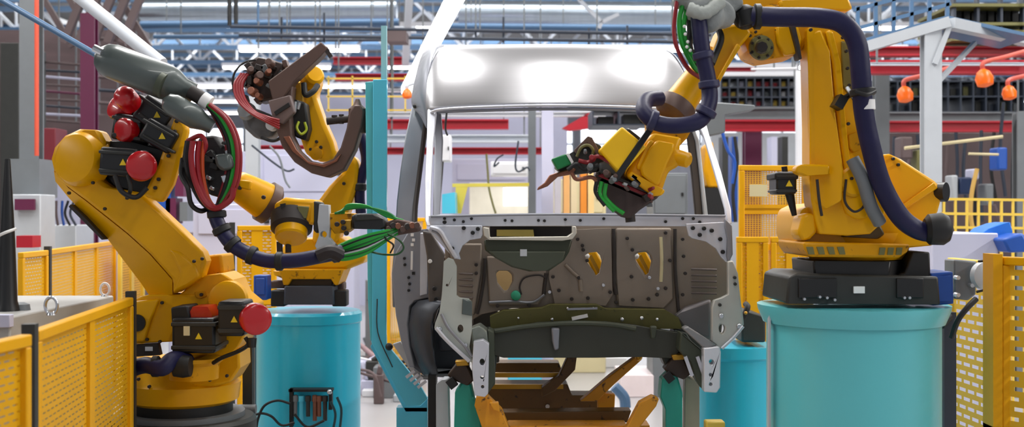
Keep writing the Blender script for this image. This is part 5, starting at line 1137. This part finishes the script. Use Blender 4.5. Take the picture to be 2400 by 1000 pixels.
q = MB(); q.tube([P(1146, 708, 7.41), P(1200, 706, 7.41), P(1248, 708, 7.41), P(1276, 690, 7.41)], M(3, 7.4), seg=6); link('panel_edge', q, STEELD, fw)
bolts(fw, [(1367, 585), (1482, 585), (1365, 575), (1376, 610), (1480, 648), (1356, 650), (1430, 684), (1483, 702), (1378, 698), (1560, 675), (1560, 545), (1296, 648), (1166, 716), (1354, 560), (1470, 558), (1600, 560), (1602, 600), (1600, 690), (1116, 640), (1240, 715), (1444, 708), (1570, 610), (1116, 620), (1310, 680), (1340, 700), (1520, 700), (1540, 690), (1606, 640)], 7.41, 4.2, SEALD)
bolts(fw, [(1288, 684), (1414, 668), (1522, 650), (1542, 676)], 7.41, 4, STEELZ)
q = MB(); q.rev(P(1209, 692, 7.42), (0, -1, 0), [(0, M(12, 7.4)), (.02, M(11, 7.4)), (.03, M(5, 7.4))], 18); lab(link('grommet', q, mat('green_grommet', '2E9C78', .4), fw), 'green rubber grommet')
q = MB(); q.tube([P(1360, 655, 7.41), P(1362, 682, 7.41)], M(5, 7.4)); link('raised_rib', q, SEAL, fw)
q = MB(); q.tube([P(1325, 620, 7.41), P(1345, 640, 7.41), P(1360, 652, 7.41)], M(4, 7.4)); link('raised_rib', q, SEAL, fw)
# inner right foot well (curved)
pv('foot_well', [(1590, 540), (1700, 550), (1708, 600), (1706, 690), (1670, 706), (1640, 712), (1600, 760), (1590, 700)], 7.52, .03, mat('dark_brown_primer', '4E4541', .5, .2), .01)
pv('foot_well', [(1580, 742), (1608, 720), (1668, 700), (1668, 800), (1600, 770)], 7.34, .08, mat('grey_arch_steel', '6A6668', .45, .4), .02)
pv('foot_well', [(1040, 600), (1060, 600), (1066, 700), (1110, 750), (1104, 800), (1070, 760), (1044, 720)], 7.5, .04, mat('dark_brown_primer_b', '5A504B', .5, .2), .01)
# tray below the cowl
tr = pv('cowl_tray', [(1132, 532), (1146, 534), (1148, 556), (1330, 554), (1342, 546), (1342, 530), (1350, 530), (1352, 546), (1342, 560), (1318, 564), (1146, 562), (1134, 552)], 7.02, .12, mat('pale_zinc_lip', 'C9C5BA', .4, .4), .004)
pv('tray_front', [(1134, 562), (1342, 562), (1334, 590), (1322, 610), (1288, 634), (1240, 636), (1200, 626), (1160, 604), (1136, 586)], 7.05, .10, mat('olive_tray_steel', '34392B', .45, .3), .01, parent=tr)
pv('tray_lip', [(1144, 588), (1326, 588), (1320, 612), (1288, 634), (1240, 636), (1200, 626), (1160, 604)], 7.035, .05, OLV2, .01, parent=tr)
q = MB(); q.prism(rect(1227, 592, 16, 16), 7.03, .02); lab(link('badge_clip', q, LGR, tr), 'small square clip')
pv('tray_back', [(1148, 530), (1340, 530), (1340, 556), (1148, 556)], 7.30, .02, SEALD, .002, parent=tr)
q = MB(); q.prism([(1164, 538), (1250, 538), (1252, 554), (1164, 553)], 7.24, .03); lab(link('yellow_insert', q, mat('pale_yellow_insert', 'E8CF6A', .5), tr), 'pale yellow insert')
# yellow robot parts seen through the firewall holes are fixtures inside the cab
for cx in (1391, 1507, 1182):
    w_ = T('inner_clamp', {1391: 'yellow clamp seen through the left teardrop hole of the firewall', 1507: 'yellow clamp seen through the right teardrop hole of the firewall', 1182: 'cream clamp pad seen through the lower left hole of the firewall'}[cx], 'clamp', P(cx, 700, 7.75))
    q = MB()
    if cx == 1182: q.prism([(1158, 625), (1206, 625), (1206, 690), (1160, 690)], 7.7, .08); link('pad', q, mat('cream_pad', 'E6C890', .5), w_, bevel=.01)
    else:
        q.prism([(cx-26, 590), (cx+6, 586), (cx+24, 620), (cx+24, 650), (cx+4, 648), (cx-6, 626)], 7.7, .1); bdy = link('body', q, YEL, w_, bevel=.012)
        q = MB(); q.bar(P(cx-8, 598, 7.66), P(cx+14, 640, 7.66), .03, .02); link('jaw', q, BRASS, bdy)
        q = MB(); q.sph(P(cx-16, 600, 7.62), M(7, 7.6)); link('pin', q, TAPE, bdy)
    q = MB(); e = P(cx, 650, 7.78); q.box(e.x-.03, e.x+.03, 7.76, 7.82, 1.14, e.z); link('stand', q, SEALD, w_)
# ---------------- lower cross member
pv('cross_member', [(1148, 742), (1180, 728), (1270, 722), (1290, 714), (1400, 714), (1420, 724), (1560, 726), (1590, 744), (1600, 770), (1150, 772)], 7.30, .12, OLIVE, .015)
cm = pv('bumper_beam', [(1150, 772), (1220, 764), (1260, 756), (1340, 752), (1420, 754), (1490, 762), (1540, 772), (1590, 780), (1600, 812), (1580, 840), (1500, 836), (1400, 838), (1180, 838), (1150, 830)], 7.24, .10, mat('dark_olive_panel', '3B3D35', .5, .2, .15), .015)
q = MB(); q.ptube([(1160, 776, 7.22), (1240, 764, 7.21), (1340, 757, 7.2), (1430, 760, 7.21), (1490, 770, 7.22)], 6, seg=8); link('pale_edge', q, OLV2, cm)
pv('strut', [(1292, 768), (1312, 768), (1310, 818), (1300, 822), (1294, 800)], 7.18, .05, STEELD, .01, parent=cm)
pv('strut', [(1524, 764), (1540, 764), (1536, 794), (1526, 794)], 7.18, .05, OLV2, .01, parent=cm)
pv('tower', [(1580, 770), (1610, 780), (1640, 830), (1640, 870), (1600, 880), (1560, 860), (1548, 830), (1580, 826)], 7.3, .2, mat('dark_mottled_steel', '3A403C', .5, .3, .5, 20, bump=.3), .01)
pv('tower', [(1104, 776), (1160, 770), (1166, 830), (1160, 880), (1106, 880)], 7.3, .2, bpy.data.materials['dark_mottled_steel'], .01)
q = MB(); q.prism(rect(1359, 743, 38, 8, -12), 7.28, .02); lab(link('paper_tag', q, TAPE, V), 'white strip tag')
for (x, y, r) in [(1330, 722, 3), (1390, 722, 3), (1294, 748, 4), (1458, 748, 5), (1504, 745, 5), (1215, 745, 3), (1540, 748, 4)]:
    q = MB(); q.sph(P(x, y, 7.28), M(r, 7.3)); link('weld_stud', q, CHR, V)
q = MB(); q.bar(P(1330, 724, 7.28), P(1400, 722, 7.28), .02, .012); link('slot_edge', q, STEELD, V)
# floor of the cab going back
q = MB(); z = P(0, 836, 7.4).z; q.box(P(1165, 0, 7.4).x, P(1580, 0, 7.4).x, 7.45, 8.8, z, z+.02); link('cab_floor', q, mat('cab_floor_steel', '4A4C46', .5, .3), V)

# ================================================================== carrier, stands, column
K = T('skid_carrier', 'yellow steel carrier with crossbeams and slanted arms under the van', 'carrier', (vb.x, 7.6, 0))
def pk(name, pts, Y, D, m=SKY, bevel=.006, **k):
    q = MB(); q.prism(pts, Y, D); return link(name, q, m, K, bevel=bevel, **k)
DSK = mat('dark_brown_carrier_paint', '63420F', .5, 0, .35, 5, wear='2c1a08')  # darker, mottled brown version of the carrier yellow for the rear crossbeams and one strut
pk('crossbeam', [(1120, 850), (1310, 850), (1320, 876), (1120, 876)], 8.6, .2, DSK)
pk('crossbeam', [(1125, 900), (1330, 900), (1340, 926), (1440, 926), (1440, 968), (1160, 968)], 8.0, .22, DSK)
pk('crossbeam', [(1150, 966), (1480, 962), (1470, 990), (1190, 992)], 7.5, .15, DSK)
pk('crossbeam', [(1190, 997), (1470, 997), (1490, 1050), (1170, 1050)], 7.2, .2)
pk('slanted_arm', [(1116, 930), (1142, 926), (1176, 960), (1192, 1000), (1230, 1060), (1150, 1060), (1112, 950)], 7.1, .10)
pk('slanted_arm', [(1530, 928), (1545, 934), (1538, 952), (1500, 1000), (1470, 1060), (1410, 1060), (1470, 1000), (1500, 944)], 7.1, .10)
pk('arm_lug', [(1146, 944), (1168, 942), (1172, 966), (1156, 960)], 7.05, .05)
pk('diagonal_strut', [(1490, 836), (1505, 842), (1440, 900), (1400, 940), (1360, 940), (1430, 880)], 7.7, .10, SKY)
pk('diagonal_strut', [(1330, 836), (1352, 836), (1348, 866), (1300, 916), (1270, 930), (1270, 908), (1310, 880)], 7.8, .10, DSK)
pk('side_plate', [(1400, 920), (1442, 924), (1440, 966), (1402, 966)], 7.75, .08, SKY)
for y in (878, 905): 
    q = MB(); q.bar(P(1150, y, 7.95), P(1320, y, 7.95), .03, .03); link('edge_rail', q, BRASS, K)
q = MB()
for x in (1150, 1500): e = P(x, 990, 7.6); q.box(e.x-.05, e.x+.05, 7.5, 7.7, 0, e.z)
link('leg', q, SKY, K)
q = MB(); q.sph(P(1497, 836, 7.65), M(9, 7.6)); link('pivot', q, BRASS, K)
q = MB(); q.rev(P(1283, 950, 7.98), (0, -1, 0), [(0, M(6, 8)), (.03, M(5, 8))], 12); link('bolt', q, CHR, K)
def stand(label, pts, plate, clampc, Y=7.25):
    w = T('locating_stand', label, 'stand', P(pts[0][0], 1000, Y))
    q = MB(); q.prism(pts, Y, .16); link('post', q, TEALG, w, bevel=.01)
    a = P(pts[0][0], 0, Y).x; c = P(pts[-1][0], 0, Y).x; lo = min(P(x, 1000, Y).z for x, y in pts); 
    q = MB(); q.prism(plate, Y+.1, .1); link('side_post', q, LGR if plate[0][0] < 1300 else mat('taupe_post', 'B0A08E', .5), w, bevel=.01)
    x, y = clampc
    q = MB(); q.prism([(x-34, y+10), (x-10, y-22), (x+14, y-14), (x+30, y+20), (x+14, y+34), (x-12, y+24)], Y-.02, .12); cl = link('clamp', q, mat('dark_brown_clamp', '33241A', .5) if 'dark_brown_clamp' not in bpy.data.materials else bpy.data.materials['dark_brown_clamp'], w, bevel=.01)
    q = MB(); q.prism([(x-16, y-24), (x+14, y-26), (x+18, y-14), (x-12, y-12)], Y-.05, .08); link('clamp_pad', q, BRASS, cl, bevel=.006)
    q = MB(); q.bar(P(x-30, y+18, Y-.04), P(x-16, y+36, Y-.04), .05, .05); link('cylinder', q, BLK, cl)
    return w
stand('teal stand with dark clamp under the left front corner of the van', [(1062, 1080), (1066, 920), (1082, 896), (1104, 900), (1112, 940), (1128, 960), (1128, 1080)], [(1022, 900), (1040, 886), (1052, 886), (1056, 1080), (1022, 1080)], (1082, 870))
stand('teal stand with dark clamp under the right front corner of the van', [(1560, 1080), (1560, 960), (1548, 930), (1552, 890), (1570, 872), (1588, 880), (1600, 920), (1600, 1080)], [(1606, 880), (1640, 890), (1640, 1080), (1604, 1080)], (1590, 856))
q = MB(); q.pbox(1003, 880, 1022, 1080, 7.9, .15); thing('dark_post', q, BLK, 'black post under the left side of the van beside the teal column foot', 'post')
q = MB(); q.pbox(1655, 988, 1700, 1060, 7.0, .1); thing('yellow_block', q, FENP, 'pale yellow block at the bottom edge left of the smaller teal pedestal', 'block', bevel=.01)
# teal column with kicked foot
Z = T('teal_column', 'tall teal box column with a slanted foot left of the van', 'column', (P(890, 0, 8.4).x, 8.4, 0))
q = MB(); q.prism([(874, 186), (907, 186), (905, 780), (906, 806), (984, 902), (1002, 934), (985, 950), (950, 950), (870, 802), (872, 780)], 8.3, .05); link('front_flange', q, TEAL2, Z, bevel=.004)
q = MB(); q.prism([(856, 192), (878, 190), (876, 790), (868, 800), (862, 700)], 8.36, .22); link('side_web', q, mat('teal_web_paint', '53B4BC', .4), Z, bevel=.004)
q = MB(); q.prism([(900, 60), (906, 60), (906, 200), (893, 200), (893, 60)], 8.4, .04); link('upper_mast', q, mat('pale_teal_mast', '8FC4CC', .4), Z)
q = MB(); q.prism([(874, 800), (950, 948), (985, 950), (1002, 934), (1002, 965), (950, 965), (868, 812)], 8.42, .16); link('foot_web', q, TEAL2, Z, bevel=.004)
q = MB(); q.prism([(920, 806), (938, 800), (985, 870), (984, 900)], 8.25, .04); pl_ = link('foot_plate', q, LGR, Z, bevel=.004)
for i in range(4):
    q = MB(); q.bar(P(952+i*9, 884+i*8, 8.24), P(972+i*9, 868+i*8, 8.24), .012, .02); link('plate_rib', q, STEELZ, pl_)
q = MB(); q.sph(P(912, 812, 8.25), M(9, 8.3)); link('knob', q, BLK, Z)
q = MB(); e = P(950, 960, 8.45); q.box(e.x-.06, e.x+.16, 8.42, 8.56, 0, e.z+.02); link('leg', q, TEAL2, Z)
q = MB(); q.tube([P(884, 700, 8.28), P(886, 780, 8.28), P(920, 860, 8.28)], .004, seg=6); link('edge_wire', q, SEALD, Z)

# ================================================================== grey machine box at left with eye bolts, dark post
def ground(px, py, z): Y = F*(CZ-z)/(py-500.0); return Vector(((px-1200)/F*Y, Y, z))
W = T('machine_box', 'grey flat topped machine box behind the left foreground fence', 'machine box', (-2.9, 6.6, 0))
zt = 1.5; a = ground(0, 742, zt); c = ground(308, 692, zt)
q = MB(); q.box(-3.4, -2.43, a.y, c.y, 0, zt); link('body', q, mat('pale_grey_box', 'A9A9A6', .45), W, bevel=.01)
q = MB(); q.box(-3.42, -2.42, a.y-.03, a.y+.02, zt-.05, zt+.012); link('top_edge', q, LIL, W, bevel=.004)
for i, (x, y, h) in enumerate([(120, 738, 46), (246, 694, 34)]):
    g = ground(x, y, zt); e = T('eye_bolt', ['bright ring eye bolt at the front of the grey machine box top', 'pale ring eye bolt at the back of the grey machine box top'][i], 'eye bolt', g)
    R = M(h/2.6, g.y); q = MB(); q.tube([g+Vector((R*.8*math.sin(t), 0, R*1.25-R*math.cos(t)*1.1)) for t in [k*math.pi/6 for k in range(13)]], R*.22, seg=8, sub=2); link('ring', q, CHR if i == 0 else WHT, e)
    q = MB(); q.rev(g, (0, 0, 1), [(0, R*.6), (R*.3, R*.5)], 16); link('collar', q, CHR, e)
g = ground(48, 726, zt); q = MB(); q.rev(g, (0, 0, 1), [(0, .05), (.03, .045), (.04, .02)], 16); thing('bolt_head', q, MGR, 'grey bolt head beside the foot of the black tapered post', 'bolt')
g = ground(18, 728, zt); w = T('tapered_post', 'black tapered post standing on the grey machine box at the far left', 'post', g)
q = MB(); q.rev(g, (0, 0, 1), [(0, M(28, g.y)), (.02, M(26, g.y)), (.05, M(22, g.y)), (.35, M(17, g.y)), (.6, M(11, g.y)), (.78, M(6, g.y))], 24); link('shaft', q, BLKP, w)
q = MB(); k = P(20, 545, g.y-.08); q.tube([k+Vector((-.06, 0, -.02)), k+Vector((-.01, -.02, 0)), k+Vector((.03, .02, .02))], .008); link('white_tie', q, TAPE, w)

# ================================================================== camera, light
cam = bpy.data.cameras.new('camera'); co = bpy.data.objects.new('camera', cam); COL.objects.link(co); SC.camera = co
co.location = (0, 0, CZ); co.rotation_euler = (math.pi/2, 0, 0)
cam.sensor_width = 36; cam.lens = 36*F/2400; cam.clip_end = 200
cam.dof.use_dof = True; cam.dof.focus_distance = 7.2; cam.dof.aperture_fstop = 2.0
wd = bpy.data.worlds.new('hall_daylight'); SC.world = wd; wd.use_nodes = True
bg = wd.node_tree.nodes['Background']; bg.inputs['Color'].default_value = (0.90, 0.93, 1.0, 1); bg.inputs['Strength'].default_value = 0.36
def area(name, loc, sx, sy, e, rot=(0, 0, 0), col=(1, .98, .95)):
    l = bpy.data.lights.new(name, 'AREA'); l.shape = 'RECTANGLE'; l.size = sx; l.size_y = sy; l.energy = e; l.color = col
    o = bpy.data.objects.new(name, l); COL.objects.link(o); o.location = loc; o.rotation_euler = rot; return o
for x, e in ((-11, 420), (0.42, 150), (11.0, 1000)):
    area('lamp_row', (x, 3.2, 6.4), .25, 9, e)
for x in (-6, -2, 2.5, 7): area('lamp_row', (x, 10.0, 7.0), .5, 6, 290)
for y, e in ((16, 850), (21, 1100), (28, 1200), (36, 1200), (44, 1200)):
    area('lamp_row', (0, y, 7.8), 30, 1.5, e)
SC.view_settings.view_transform = 'Standard'; SC.view_settings.look = 'None'; SC.view_settings.gamma = 1; SC.view_settings.exposure = 0.25
try: SC.view_settings.use_curve_mapping = False
except Exception: pass
